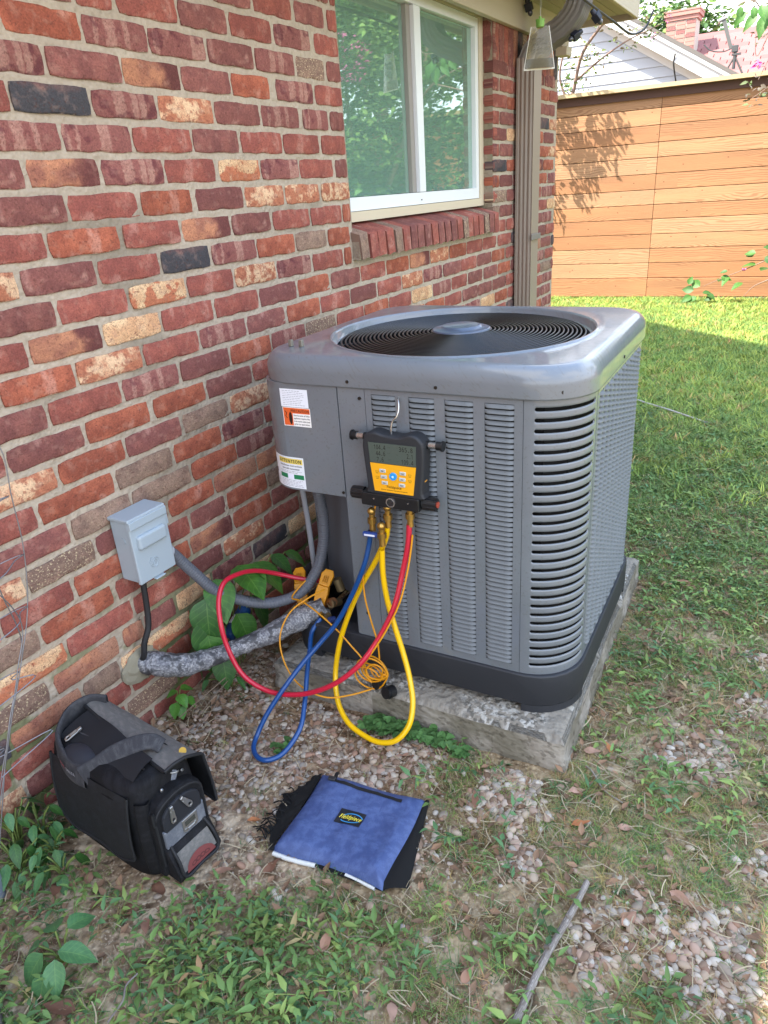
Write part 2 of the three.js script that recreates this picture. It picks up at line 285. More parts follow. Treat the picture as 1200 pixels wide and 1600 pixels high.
{
  const R = rng(77), bag = 'RRRRRRPPPPOOOSSTMMCKB', pick = () => bag[Math.floor(R() * bag.length)];
  for (let r = -11; r <= 21; r++) {
    const yc = Y0 - (r + 0.5) * H, top = yc + BH / 2; let L = [];
    if (ROWS[r]) L = ROWS[r].split(' ').map((s) => { const [a, b] = s.slice(1).split(',').map((q) => q / 1000); return [a, b, s[0]]; });
    else { const o = 1.0 + (r & 1) * 0.1; L = [[o, o + 0.194, pick()]]; }
    const mid = (L[0][0] + L[L.length - 1][1]) / 2;
    let z = L[0][0]; while (z > NEAR) { const l = 0.19 + R() * 0.012; L.unshift([z - 0.007 - l, z - 0.007, pick()]); z -= l + 0.007; }
    z = L[L.length - 1][1];
    const inWin = top > SILL0 + 0.03;
    if (inWin && z > WIN.a - 0.3) { // the row stops at the window and starts again beyond it
      z = WIN.b - 0.016; let first = r & 1 ? 0.092 : 0.194; const stop = yc > 1.915 ? 0 : 1;
      while (stop && z < END - 0.05) { const l = Math.min(first, END - z - 0.009); L.push([z + 0.007, z + 0.007 + l, pick()]); z += l + 0.007; first = 0.19 + R() * 0.008; if (END - z < 0.06) break; }
    } else while (z < END - 0.05) { const l = Math.min(0.188 + R() * 0.012, END - z - 0.009); const a = z + 0.007, b = a + l; if (!(inWin && b > WIN.a && a < WIN.b)) L.push([a, b, pick()]); z = b; }
    if (yc > 1.915) L = L.filter((q) => q[0] < WIN.b - 0.05);
    for (const [a, b, t] of L) { if (b - a < 0.03) continue; bricks.push([a, b, yc, BH, t]); }
  }
}
const mortarTex = pixTex(512, 512, (u, v) => { const n = fbm(u * 10, v * 10, 301, 4), f = fbm(u * 130, v * 130, 305, 2), g = fbm(u * 5, v * 5, 309); let c = mix3([132, 119, 103], [166, 152, 133], n * 0.5 + f * 0.5); return mix3(c, [112, 110, 82], sm(0.58, 0.75, g) * 0.4); });
const mortarMat = M(0xffffff, 0.95, { map: mortarTex, bumpMap: grayTex(512, 512, (u, v) => fbm(u * 60, v * 60, 311, 5)), bumpScale: 0.006, specularIntensity: 0.3 });
const wall = grp('brick_wall', house);
{
  const s = new THREE.Shape([[-3.2, -0.1], [END - 0.004, -0.1], [END - 0.004, 2.3], [-3.2, 2.3]].map((q) => new THREE.Vector2(...q)));
  s.holes.push(new THREE.Path([[WIN.a + 0.006, 1.2], [WIN.a + 0.006, 2.25], [WIN.b - 0.006, 2.25], [WIN.b - 0.006, 1.2]].map((q) => new THREE.Vector2(...q))));
  const g = new THREE.ExtrudeGeometry(s, { depth: 0.16, bevelEnabled: false }); g.rotateY(Math.PI / 2); g.translate(-0.167, 0, 0);   // shape x runs along -z
  boxUV(g, 1.4); obj('mortar', g, mortarMat, wall);
  const moss = pixTex(2048, 1024, (u, v) => { const z = u * 4.83, y = v * 2.2, n = fbm(u * 60, v * 27, 301, 4), f = fbm(u * 800, v * 360, 305, 2), m = fbm(z * 9, y * 9, 321, 5), low = sm(0.62, 0.05, y); let c = mix3([152, 139, 122], [186, 172, 153], n * 0.5 + f * 0.5); c = mix3(c, [112, 104, 90], sm(0.55, 0.7, fbm(z * 3, y * 3, 325, 4)) * 0.45); c = mix3(c, [84, 92, 52], sm(0.5, 0.62, m + low * 0.22 - 0.1) * low * 0.85); return c; });
  const sheet = [[0.0, WIN.a, 0, 2.2], [WIN.a, WIN.b, 0, 1.2], [WIN.b, 4.82, 0, 2.2]].map(([a, b, y0, y1]) => { const q = surf((u, v) => [-0.0062, lerp(y0, y1, v), -lerp(a, b, u)], 2, 2), t = q.attributes.uv; for (let k = 0; k < t.count; k++) t.setXY(k, lerp(a, b, t.getX(k)) / 4.83, lerp(y0, y1, t.getY(k)) / 2.2); return q; });
  obj('mortar_joints', sheet, M(0xffffff, 0.95, { map: moss, bumpMap: grayTex(512, 512, (u, v) => fbm(u * 60, v * 60, 311, 5), 6, 3), bumpScale: 0.006, specularIntensity: 0.3 }), wall);
  const tints = [1, 0.9, 1.08, 0.95, 1.04].map((k) => { const m = brickMat.clone(); m.color.setScalar(k); return m; });
  const R = rng(5), put = (a, b, yc, h, t, i) => {
    const va = Math.floor(R() * 5), sh = Math.floor(R() * 3), Lr = Math.round((b - a) * 50) / 50 || 0.02, g0 = brickGeo(t, va, sh, Lr, h);
    const m = new THREE.Mesh(g0, tints[Math.floor(R() * 5)]); m.name = 'brick'; m.position.set((R() - 0.5) * 0.0035, yc + (R() - 0.5) * 0.0015, -a); m.scale.z = (b - a) / Lr; m.rotation.set((R() - 0.5) * 0.006, (R() - 0.5) * 0.01, 0);
    m.castShadow = m.receiveShadow = true; return m;
  };
  const seen = ([a, b, y]) => { const z = (a + b) / 2; return z > 0.55 && y < 2.0 && !(z > 1.5 && y < 0.75 - (z - 1.6) * 0.0) && y < 1.45 + z * 0.3 && !(y > 0 && z < 1.0 && y > 1.75); };
  bricks.forEach((q) => { q[5] = seen(q) ? 0 : 100; });
  bricks.sort((p, q) => (p[5] + Math.hypot(1.5, p[0], p[2] - 1.38)) - (q[5] + Math.hypot(1.5, q[0], q[2] - 1.38)));
  const rest = [];
  bricks.forEach(([a, b, yc, h, t], i) => { const m = put(a, b, yc, h, t, i); if (i < 299) wall.add(m); else { m.updateMatrix(); rest.push(m.geometry.clone().applyMatrix4(m.matrix)); } });
  // returns of the window opening at its far side (they face the camera) and the soldier course above
  for (let r = -8; r <= 2; r++) { const yc = Y0 - (r + 0.5) * H; if (yc > 1.9) continue; const g = brickGeo('RPRRS'[(r + 10) % 5], (r + 10) % 5, 1, 0.1, BH).clone(); g.rotateY(-Math.PI / 2); g.translate(-0.1, yc, -WIN.b + 0.007); rest.push(g); }
  for (let i = 0; i < 15; i++) { const g = brickGeo('RPRPTBKPR'[i % 9], i % 5, i % 3, 0.194, BH + 0.004).clone(); g.rotateX(Math.PI / 2); g.translate(0, 1.918, -WIN.b - 0.04 - i * 0.0672); if (WIN.b + 0.04 + i * 0.0672 < END - 0.03) rest.push(g); }
  { const g = brickGeo('P', 2, 0, 0.194, 0.1).clone(); g.rotateX(Math.PI / 2); g.rotateY(-Math.PI / 2); g.translate(-0.05, 1.918, -WIN.b + 0.008); rest.push(g); }
  obj('brick_remainder', rest, brickMat, wall).userData.kind = 'stuff';
}
// rowlock sill
{
  const sill = grp('window_sill', house), n = 21; const R = rng(9);
  for (let i = 0; i < n; i++) {
    const z = -(WIN.a - 0.012) - (i + 0.5) * (1.39 / n), w = 1.39 / n - 0.011, t = 'PKRPPRKP'[Math.floor(R() * 8)], va = Math.floor(R() * 5);
    // top face, front face of a brick laid on edge and tilted outwards
    const len = 0.16, g = surf((u, v) => { const a = u < 0.62 ? u / 0.62 : 1, b = u < 0.62 ? 0 : (u - 0.62) / 0.38, e = (v === 0 || v === 1) ? -0.002 : 0; return [-0.1 + a * (len - 0.03), e + 0.055 - a * 0.035 - b * 0.09, (v - 0.5) * w]; }, 8, 3);
    const uvA = g.attributes.uv; for (let k = 0; k < uvA.count; k++) uvA.setXY(k, (va + 0.03 + uvA.getX(k) * 0.94) / 5, (TYPES.indexOf(t) + 0.04 + uvA.getY(k) * 0.92) / 9);
    const sides = [-1, 1].map((s) => { const q = shapeGeo([[-0.1, -0.06], [0.028, -0.068], [0.029, 0.018], [-0.1, 0.053]], 0.002); q.translate(0, 0, s * w / 2 - 0.001 - s * 0.0015); const u = q.attributes.uv; for (let k = 0; k < u.count; k++) u.setXY(k, (va + 0.5) / 5 + u.getX(k) * 0.1, (TYPES.indexOf(t) + 0.5) / 9); return q; });
    const m = obj('sill_brick', [g, ...sides], brickMat, sill); m.position.set(0.004 + (R() - 0.5) * 0.006, 1.229 + (R() - 0.5) * 0.003, z); m.rotation.x = 0.1 + (R() - 0.5) * 0.16;
  }
  const g = shapeGeo([[-0.1, -0.07], [0.022, -0.072], [0.022, 0.01], [-0.1, 0.047]], 1.392); g.translate(0.002, 1.229, -WIN.a - 1.387); obj('sill_mortar', boxUV(g, 1.4), mortarMat, sill);
}
// ---------------------------------------------------------------- window, eaves, roof, downspout of the house
const whiteVinyl = M(0xdfe2e2, 0.35), cream = M(0xc9bda4, 0.5), taupe = M(0x8d8072, 0.45), taupeDark = M(0x77726c, 0.5);
const frieze = M(0xb9ad98, 0.6, { bumpMap: grayTex(128, 128, (u, v) => fbm(u * 4, v * 60, 411)), bumpScale: 0.001 });
{
  const win = grp('window', house), a = -WIN.a, b = -WIN.b, yb = 1.285, yt = 2.16;
  const fr = (z0, z1, y0, y1, x0, x1) => bx(x1 - x0, y1 - y0, Math.abs(z1 - z0), [(x0 + x1) / 2, (y0 + y1) / 2, (z0 + z1) / 2]);
  obj('trim', [fr(b + 0.002, b + 0.05, yb, yt, -0.11, -0.055), fr(a - 0.05, a - 0.002, yb, yt, -0.11, -0.055), fr(a - 0.05, b + 0.05, yb, yb + 0.035, -0.11, -0.05), fr(a - 0.05, b + 0.05, yt - 0.06, yt, -0.11, -0.055)], cream, win);
  const w0 = a - 0.052, w1 = b + 0.052, mid = -3.075;
  obj('frame', [fr(w1, w1 + 0.035, yb + 0.037, yt - 0.062, -0.105, -0.062), fr(w0 - 0.035, w0, yb + 0.037, yt - 0.062, -0.105, -0.062), fr(w0 - 0.035, w1 + 0.035, yb + 0.037, yb + 0.085, -0.105, -0.06), fr(w0 - 0.035, w1 + 0.035, yt - 0.1, yt - 0.062, -0.105, -0.06)], whiteVinyl, win);
  obj('mullion', [fr(mid + 0.012, mid - 0.045, yb + 0.087, yt - 0.102, -0.1, -0.058)], whiteVinyl, win);
  obj('sash_stile', [fr(mid + 0.05, mid + 0.014, yb + 0.087, yt - 0.102, -0.108, -0.075)], M(0x8f8a82, 0.4), win);
  const glass = M(0xb9dccb, 0.015, { transmission: 0.8, metalness: 0.3, ior: 2.33, thickness: 0, specularIntensity: 1, clearcoat: 1, clearcoatRoughness: 0 });
  obj('pane', bx(0.005, yt - yb - 0.19, mid + 0.05 - 0 - (w0 - 0.037) > 0 ? 0.01 : Math.abs(w0 - 0.037 - (mid + 0.052)), [-0.095, (yt + yb) / 2 - 0.008, (w0 - 0.037 + mid + 0.052) / 2]), glass, win);
  obj('pane', bx(0.005, yt - yb - 0.19, Math.abs(mid - 0.047 - (w1 + 0.037)), [-0.085, (yt + yb) / 2 - 0.008, (w1 + 0.037 + mid - 0.047) / 2]), glass, win);
  obj('weep_screw', [0, 1].map((k) => cyl(0.003, 0.003, 0.004, [-0.059, yb + 0.055 - k * 0.03, mid], [0, 0, Math.PI / 2], 8)), M(0x333333, 0.5), win);
  // venetian blind behind the left pane, room behind
  const slats = []; for (let i = 0; i < 38; i++) slats.push(bx(0.02, 0.002, 0.6, [-0.17, yb + 0.06 + i * 0.021, -2.76], [0, 0, -1.05])); obj('blind', slats, M(0x93a89c, 0.7), house);
}
{
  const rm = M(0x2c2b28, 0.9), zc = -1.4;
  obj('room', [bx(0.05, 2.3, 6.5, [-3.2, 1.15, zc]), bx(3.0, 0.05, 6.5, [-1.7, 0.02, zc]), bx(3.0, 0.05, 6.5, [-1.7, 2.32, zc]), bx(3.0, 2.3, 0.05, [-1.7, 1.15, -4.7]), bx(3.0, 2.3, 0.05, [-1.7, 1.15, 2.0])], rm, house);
  const outer = M(0x9b6a55, 0.9);
  obj('rear_walls', [bx(0.15, 2.3, 8.0, [-8.4, 1.15, -0.81]), bx(8.15, 2.3, 0.12, [-4.25, 1.15, -4.752]), bx(8.4, 2.3, 0.15, [-4.2, 1.15, 3.2])], outer, house);
}
{
  const pitch = 0.843, ex = 0.36, ey = 2.215, rx = -4.1, ry = ey + (ex - rx) * pitch, z0 = 3.5, z1 = -5.05, len = z0 - z1;
  const shingle = M(0x6a5a50, 0.9, { map: pixTex(256, 256, (u, v) => { const r = Math.floor(v * 8), c = Math.floor(u * 6 + (r & 1) * 0.5), k = 80 + 40 * hash2(c, r, 3) + 30 * fbm(u * 60, v * 60, 5); return [k, k * 0.9, k * 0.82]; }) });
  const L = Math.hypot(ex - rx, ry - ey), an = Math.atan(pitch);
  const slab = (s) => { const g = bx(L, 0.12, len); g.rotateZ(-s * an); g.translate(s > 0 ? (ex + rx) / 2 : 2 * rx - (ex + rx) / 2, (ey + ry) / 2 + 0.09, (z0 + z1) / 2); return boxUV(g, 1); };
  obj('roof', [slab(1), slab(-1)], shingle, house);
  const gb = shapeGeo([[0.0, 2.25], [rx, ry - 0.05], [2 * rx, 2.25]], 0.1); gb.translate(0, 0, -4.82); const gb2 = gb.clone(); gb2.translate(0, 0, 8.0);
  obj('gable_end', [gb, gb2], M(0xbdb5a5, 0.8), house);
  obj('frieze_board', [rb(0.03, 0.15, 8.4, 0.004, [0.0165, 2.157, -0.7])], frieze, house);
  const sf = grp('soffit', house); const soffitMat = M(0xa69a84, 0.7);
  for (let i = 0; i < 5; i++) obj('soffit_board', bx(0.062, 0.014, 8.4, [0.065 + i * 0.066, 2.226, -0.75]), soffitMat, sf);
  obj('fascia', [rb(0.022, 0.14, 8.5, 0.004, [0.381, 2.27, -0.77]), bx(0.4, 0.14, 0.022, [0.19, 2.27, -5.04])], frieze, house);
  obj('corner_board', [rb(0.07, 0.045, 0.1, 0.004, [0.03, 2.058, -4.8])], M(0xc4b9a6, 0.6), house);
}
{
  // ribbed rectangular downspout with its elbow
  const dn = grp('downspout', house);
  const prof = []; const w = 0.118, d = 0.1; // section in (z, x)
  for (let i = 0; i <= 24; i++) { const t = i / 24; prof.push([-w / 2 + t * w, d / 2 + (Math.cos(t * Math.PI * 2 * 5) - 1) * 0.006]); }
  for (let i = 1; i < 18; i++) { const t = i / 18; prof.push([w / 2 + 0.002 - (1 - Math.cos(t * Math.PI * 2 * 4)) * 0.0025, lerp(d / 2 - 0.006, -d / 2, t)]); } for (let i = 1; i < 18; i++) { const t = i / 18; prof.push([-w / 2 - 0.002 + (1 - Math.cos(t * Math.PI * 2 * 4)) * 0.0025, lerp(-d / 2, d / 2 - 0.006, t)]); }
  const g = shapeGeo(prof, 1.93); g.rotateX(-Math.PI / 2); g.rotateY(Math.PI / 2); g.translate(0.06, 0.03, -4.13); obj('pipe', g, taupe, dn);
  const path = curve([[0.06, 1.94, -4.13], [0.085, 1.985, -4.13], [0.15, 2.03, -4.125], [0.24, 2.07, -4.11], [0.295, 2.12, -4.1], [0.315, 2.18, -4.1], [0.318, 2.29, -4.1]]);
  const seg = 44, pos = [], idx = [], n = prof.length;
  for (let i = 0; i <= seg; i++) {
    const t = i / seg, P = path.getPointAt(t), T = path.getTangentAt(t), S = V(0, 0, 1), N = T.clone().cross(S).normalize();
    const rip = 1 + 0.03 * Math.cos(t * seg * Math.PI * 0.5);
    prof.forEach(([pz, px]) => pos.push(P.x + N.x * px * rip, P.y + N.y * px * rip, P.z + pz));
    if (i < seg) for (let j = 0; j < n; j++) { const a = i * n + j, b = i * n + (j + 1) % n; idx.push(a, b, a + n, b, b + n, a + n); }
  }
  const e = new THREE.BufferGeometry(); e.setAttribute('position', new THREE.Float32BufferAttribute(pos, 3)); e.setIndex(idx); const ee = toCreasedNormals(e, 0.7); ee.setAttribute('uv', new THREE.BufferAttribute(new Float32Array(ee.attributes.position.count * 2), 2));
  obj('elbow', ee, taupeDark, dn);
  for (const y of [1.1, 0.35]) obj('strap', rb(0.006, 0.03, 0.15, 0.002, [0.112, y, -4.13]), taupeDark, dn);
}
// ---------------------------------------------------------------- fence
const woodTex = [0, 1, 2, 3].map((k) => pixTex(1024, 80, (u, v) => {
  const kn = []; for (let i = 0; i < 4; i++) kn.push([hash2(i, k, 7), 0.2 + 0.6 * hash2(i, k, 8)]);
  let warp = 0, dark = 0; for (const [a, b] of kn) { const dx = (u - a) * 16, dy = (v - b) * 2.2, r2 = dx * dx + dy * dy; warp += dy * Math.exp(-r2 * 0.5) * 2.2; dark = Math.max(dark, sm(0.09, 0.03, Math.sqrt((u - a) * (u - a) * 900 + (v - b) * (v - b) * 6))); }
  const y = v * 2.4 + warp * 0.8 + (fbm(u * 5, v * 1.3, 500 + k) - 0.5) * 1.9, g = 0.5 + 0.5 * Math.sin(y * 21 + fbm(u * 30, v * 6, 511 + k) * 3), f = fbm(u * 40, v * 60, 520 + k, 3);
  let c = mix3([184, 142, 108], [140, 100, 72], sm(0.35, 0.95, g) * 0.55 + (f - 0.4) * 0.45); c = mix3(c, [202, 150, 110], sm(0.4, 0.7, fbm(u * 3, v * 1.2, 530 + k)) * 0.5);
  return mix3(c, [96, 54, 34], dark * 0.85);
}));
const woodMats = []; for (let k = 0; k < 8; k++) woodMats.push(M([0xffffff, 0xf2e6da, 0xfffaf4, 0xe6dacf][k % 4], 0.75, { map: woodTex[k % 4] }));
const fence = thing('wood_fence', 'tall cedar privacy fence of horizontal boards with a wooden cap', 'fence', [0, 0, -9.27], 0.07);
{
  const ys = [0.03, 0.245, 0.415, 0.576, 0.733, 0.896, 1.049, 1.207, 1.37, 1.537, 1.688, 1.858, 2.023, 2.15], J = [-7.2, -3.7, -0.22, 3.3, 6.8, 9.5]; const R = rng(40);
  for (let i = 0; i + 1 < ys.length; i++) for (let j = 0; j + 1 < J.length; j++) {
    const o = (i % 2 ? 0 : 0.012) + (R() - 0.5) * 0.004, gap = 0.006, L = J[j + 1] - J[j] - 0.004;
    const g = rb(L, ys[i + 1] - ys[i] - gap, 0.022, 0.003, [(J[j] + J[j + 1]) / 2, (ys[i] + ys[i + 1]) / 2, -0.011 + (i === 0 ? 0.018 : 0) + (R() - 0.5) * 0.003], null, 1);
    const p = g.attributes.position, uv = new Float32Array(p.count * 2), off = R(); for (let q = 0; q < p.count; q++) { uv[2 * q] = (p.getX(q) - J[j]) / 3.6 + off; uv[2 * q + 1] = (p.getY(q) - ys[i]) / 0.18; } g.setAttribute('uv', new THREE.BufferAttribute(uv, 2));
    const m = obj('board', g, woodMats[(i * 3 + j + Math.floor(R() * 4)) % 8], fence);
  }
  const posts = []; for (let x = -7; x < 9.6; x += 2.33) posts.push(bx(0.09, 2.14, 0.09, [x, 1.07, -0.08])); obj('post', posts, M(0x7a5a40, 0.9), fence);
  obj('backing_sheet', [bx(16.6, 2.12, 0.012, [1.1, 1.08, -0.031]), ...[0.3, 1.1, 1.9].map((y) => bx(16.6, 0.09, 0.04, [1.1, y, -0.06]))], M(0x5a4030, 0.9), fence);
  obj('trim_board', boxUV(bx(16.7, 0.085, 0.026, [1.15, 2.165, 0.012]), 1), M(0x5b4038, 0.8), fence);
  const cap = bx(16.8, 0.04, 0.19, [1.15, 2.228, 0.0]); boxUV(cap, 0.28); obj('cap', cap, M(0xc4ac88, 0.85), fence);
}
// ---------------------------------------------------------------- neighbours
const nb = thing('white_house', 'white clapboard gable house standing behind the wooden fence', 'house', [0, 0, -14]);
{
  const siding = M(0xb6bac2, 0.6), trim = M(0xd6d6d6, 0.5), apex = [-4.2, 4.88], k = 0.59; const edge = (x) => apex[1] - Math.abs(x - apex[0]) * k;
  for (let y = 0; y < 5.0; y += 0.155) { const half = Math.min((apex[1] - y - 0.05) / k, 3.9); if (half < 0.1) break; obj('siding_board', [bx(half * 2, 0.168, 0.016, [apex[0], y + 0.08, 0], [-0.12, 0, 0])], siding, nb); }
  const ang = Math.atan(k), L = 4.9 / Math.cos(ang);
  for (const s of [-1, 1]) {
    const c = [apex[0] + s * 2.45, apex[1] - 2.45 * k];
    obj('rake_board', xf(new THREE.BoxGeometry(L, 0.17, 0.03), [c[0], c[1] + 0.1, 0.29], [0, 0, -s * ang]), trim, nb);
    obj('rake_moulding', xf(new THREE.BoxGeometry(L, 0.06, 0.03), [c[0], c[1] + 0.21, 0.325], [0, 0, -s * ang]), trim, nb);
    obj('rake_soffit', xf(new THREE.BoxGeometry(L, 0.02, 0.28), [c[0], c[1] + 0.03, 0.14], [0, 0, -s * ang]), M(0xd9c8ae, 0.7), nb);
    obj('roof', xf(new THREE.BoxGeometry(L + 0.05, 0.05, 9), [c[0], c[1] + 0.265, -4.15], [0, 0, -s * ang]), M(0x6d6864, 0.9), nb);
    obj('frieze_trim', xf(new THREE.BoxGeometry(L, 0.1, 0.03), [c[0], c[1] - 0.05, 0.03], [0, 0, -s * ang]), trim, nb);
  }
  obj('side_wall', [bx(0.1, 2.7, 8, [-0.35, 1.35, -4.1]), bx(0.1, 2.7, 8, [-8.05, 1.35, -4.1]), bx(7.7, 4, 0.1, [apex[0], 2, -8])], siding, nb);
  obj('service_cable', tube([[-0.9, 3.05, 0.34], [-0.92, 2.95, 0.3], [-0.91, 2.8, 0.2], [-0.9, 2.68, 0.05]], 0.012, 20, 6), M(0x333333, 0.6), nb);
}
const rh = thing('red_roof_house', 'far house with a faded red shingle roof behind the white gable', 'house', [0, 0, -19]);
{
  const red = M(0x9c6a66, 0.9, { bumpMap: grayTex(64, 64, (u, v) => fbm(u * 30, v * 30, 3)), bumpScale: 0.01 }), red2 = M(0x8c5e5a, 0.9), slope = 0.55;
  const rf = grp('roof', rh); const R = rng(3);
  for (let r = 0; r < 14; r++) for (let c = 0; c < 20; c++) { const y = 2.75 + r * 0.085, z = 2.0 - (r * 0.085) / slope, x = -2.3 + c * 0.3 + (r & 1) * 0.15; obj('shingle', bx(0.285, 0.02, 0.19, [x, y + 0.03 + (R() - 0.5) * 0.006, z], [Math.atan(slope) + 0.06, 0, 0]), R() < 0.5 ? red : red2, rf); }
  const q = bx(7, 0.04, 3.0, [0.8, 3.3, 0.95], [Math.atan(slope), 0, 0]); obj('roof_deck', q, red2, rh); const q2 = bx(7, 0.04, 3.6, [0.8, 3.0, -2.1], [-Math.atan(slope), 0, 0]); obj('roof_deck', q2, red2, rh);
  obj('wall', bx(6.4, 2.8, 5, [0.8, 1.4, -0.7]), M(0xb59a86, 0.9), rh);
  const ch = grp('chimney', rh, [-1.62, 0, 0.6]); const cm = M(0xb48478, 0.9), cp = M(0xc0b6a8, 0.9);
  obj('mortar_core', bx(0.56, 1.0, 0.5, [0, 3.8, 0]), cp, ch);
  for (let r = 0; r < 12; r++) for (let c = 0; c < 3; c++) { const w = 0.178, x = -0.2 + c * 0.195 + (r & 1 ? 0.0 : -0.0); obj('brick', bx(w, 0.062, 0.52, [x, 3.34 + r * 0.078, 0.005 * (r & 1)]), (r + c) % 3 ? cm : red, ch); }
  obj('cap_course', [bx(0.68, 0.07, 0.62, [0, 4.28, 0]), bx(0.62, 0.07, 0.56, [0, 4.21, 0]), bx(0.7, 0.03, 0.64, [0, 4.33, 0])], cm, ch);
}
const mast = thing('antenna_mast', 'grey dish mount with slanted arm on the red roof', 'antenna', [-0.17, 2.96, -15]);
obj('arm', [xf(new THREE.BoxGeometry(0.055, 0.46, 0.05), [-0.17, 0.42, 0], [0, 0, 0.36])], M(0x5e5e5b, 0.5), mast);
obj('arm_cap', rb(0.12, 0.04, 0.08, 0.01, [-0.265, 0.645, 0], [0, 0, 0.3]), M(0x9a9a98, 0.5), mast);
obj('bracket', [rb(0.1, 0.1, 0.08, 0.01, [-0.03, 0.2, 0]), cyl(0.025, 0.025, 0.3, [-0.02, 0.06, 0]), bx(0.14, 0.03, 0.06, [0.0, 0.12, 0])], M(0x4a4a4a, 0.6), mast);
obj('mast_foot', [-1, 1].map((s) => cyl(0.015, 0.015, 0.3, [s * 0.08 - 0.02, -0.05, 0], [0, 0, s * 0.5])), M(0x55524f, 0.6), mast);
obj('dish_cable', tube([[-0.05, 0.22, 0.02], [-0.2, 0.18, 0.02], [-0.4, 0.22, 0.02], [-0.52, 0.32, 0]], 0.01, 20, 5), M(0x3a3a3a, 0.6), mast);
// ---------------------------------------------------------------- concrete slab
const concTex = pixTex(1024, 1024, (u, v) => {
  const n = fbm(u * 9, v * 9, 601, 4), f = fbm(u * 110, v * 110, 605, 3), l = fbm(u * 90, v * 90, 609, 4), m = fbm(u * 6, v * 6, 613, 3);
  let c = mix3([112, 106, 96], [160, 154, 142], n * 0.5 + f * 0.5);
  c = mix3(c, [196, 195, 188], sm(0.42, 0.6, l) * sm(0.3, 0.5, m) * 0.65);                       // pale lichen
  c = mix3(c, [62, 61, 57], sm(0.54, 0.64, fbm(u * 120 + 9, v * 120, 617, 4)) * sm(0.3, 0.45, m) * 0.5);  // black lichen specks
  return c;
});
const concSide = pixTex(512, 256, (u, v) => { const n = fbm(u * 9, v * 5, 621, 4), f = fbm(u * 80, v * 50, 625, 3); let c = mix3([128, 121, 110], [172, 165, 153], n * 0.6 + f * 0.4); c = mix3(c, [78, 74, 58], sm(0.52, 0.7, fbm(u * 5 + 2, v * 4, 627)) * 0.45); return mix3(c, [60, 54, 46], sm(0.62, 0.7, fbm(u * 60, v * 45, 629, 3)) * 0.3); });
const slab = thing('concrete_slab', 'weathered concrete slab with white and black lichen under the air conditioner', 'slab', [0.668, 0, -1.9], 0.035);
{
  const w = 0.905, d = 1.06, hh = 0.105, nx = 60, nz = 66;
  const top = surf((u, v) => { let x = (u - 0.5) * w, z = (v - 0.5) * d; const e = Math.min((0.5 - Math.abs(u - 0.5)) * w, (0.5 - Math.abs(v - 0.5)) * d), n = fbm(x * 14 + 20, z * 14 + 20, 631, 3) - 0.5; const r = sm(0.02, 0, e); if (r > 0) { x -= Math.sign(x) * (n + 0.5) * 0.01 * r; z -= Math.sign(z) * (n + 0.5) * 0.01 * r; } return [x, hh + n * 0.008 - r * 0.012 - sm(0.04, 0, e) * (n + 0.5) * 0.006, -z * -1]; }, nx, nz);
  const i0 = top.index.array; for (let k = 0; k < i0.length; k += 3) { const t = i0[k]; i0[k] = i0[k + 1]; i0[k + 1] = t; } top.computeVertexNormals(); boxUV(top, 1.05);
  obj('top', top, M(0xffffff, 0.93, { map: concTex, bumpMap: grayTex(512, 512, (u, v) => fbm(u * 70, v * 70, 635, 4)), bumpScale: 0.008, specularIntensity: 0.3 }), slab);
  const P = top.attributes.position, rim = []; for (let i = 0; i <= nx; i++) rim.push(i); for (let j = 1; j <= nz; j++) rim.push(j * (nx + 1) + nx); for (let i = nx - 1; i >= 0; i--) rim.push(nz * (nx + 1) + i); for (let j = nz - 1; j > 0; j--) rim.push(j * (nx + 1));
  const pos = [], idx = [], uv = []; const lv = 5; rim.push(rim[0]); let len = 0, px = null;
  rim.forEach((k, n) => { const x = P.getX(k), y = P.getY(k), z = P.getZ(k); if (px) len += Math.hypot(x - px[0], z - px[1]); px = [x, z]; for (let l = 0; l <= lv; l++) { const t = l / lv, q = (fbm(len * 12, t * 3 + 7, 641, 3) - 0.5) * 0.016 * sm(0, 0.2, t) + sm(0.5, 0.55, t) * 0.006; const dl = Math.hypot(x / w, z / d) || 1; pos.push(x + x / w / dl * q, lerp(y, -0.03, t), z + z / d / dl * q); uv.push(len * 1.2, t * 0.25); if (n + 1 < rim.length && l < lv) { const a = n * (lv + 1) + l; idx.push(a, a + 1, a + lv + 1, a + lv + 1, a + 1, a + lv + 2); } } });
  const g = new THREE.BufferGeometry(); g.setAttribute('position', new THREE.Float32BufferAttribute(pos, 3)); g.setAttribute('uv', new THREE.Float32BufferAttribute(uv, 2)); g.setIndex(idx); g.computeVertexNormals();
  obj('side', g, M(0xffffff, 0.95, { map: concSide, bumpMap: grayTex(256, 256, (u, v) => fbm(u * 40, v * 40, 645, 4)), bumpScale: 0.006, specularIntensity: 0.3, side: THREE.DoubleSide }), slab);
}
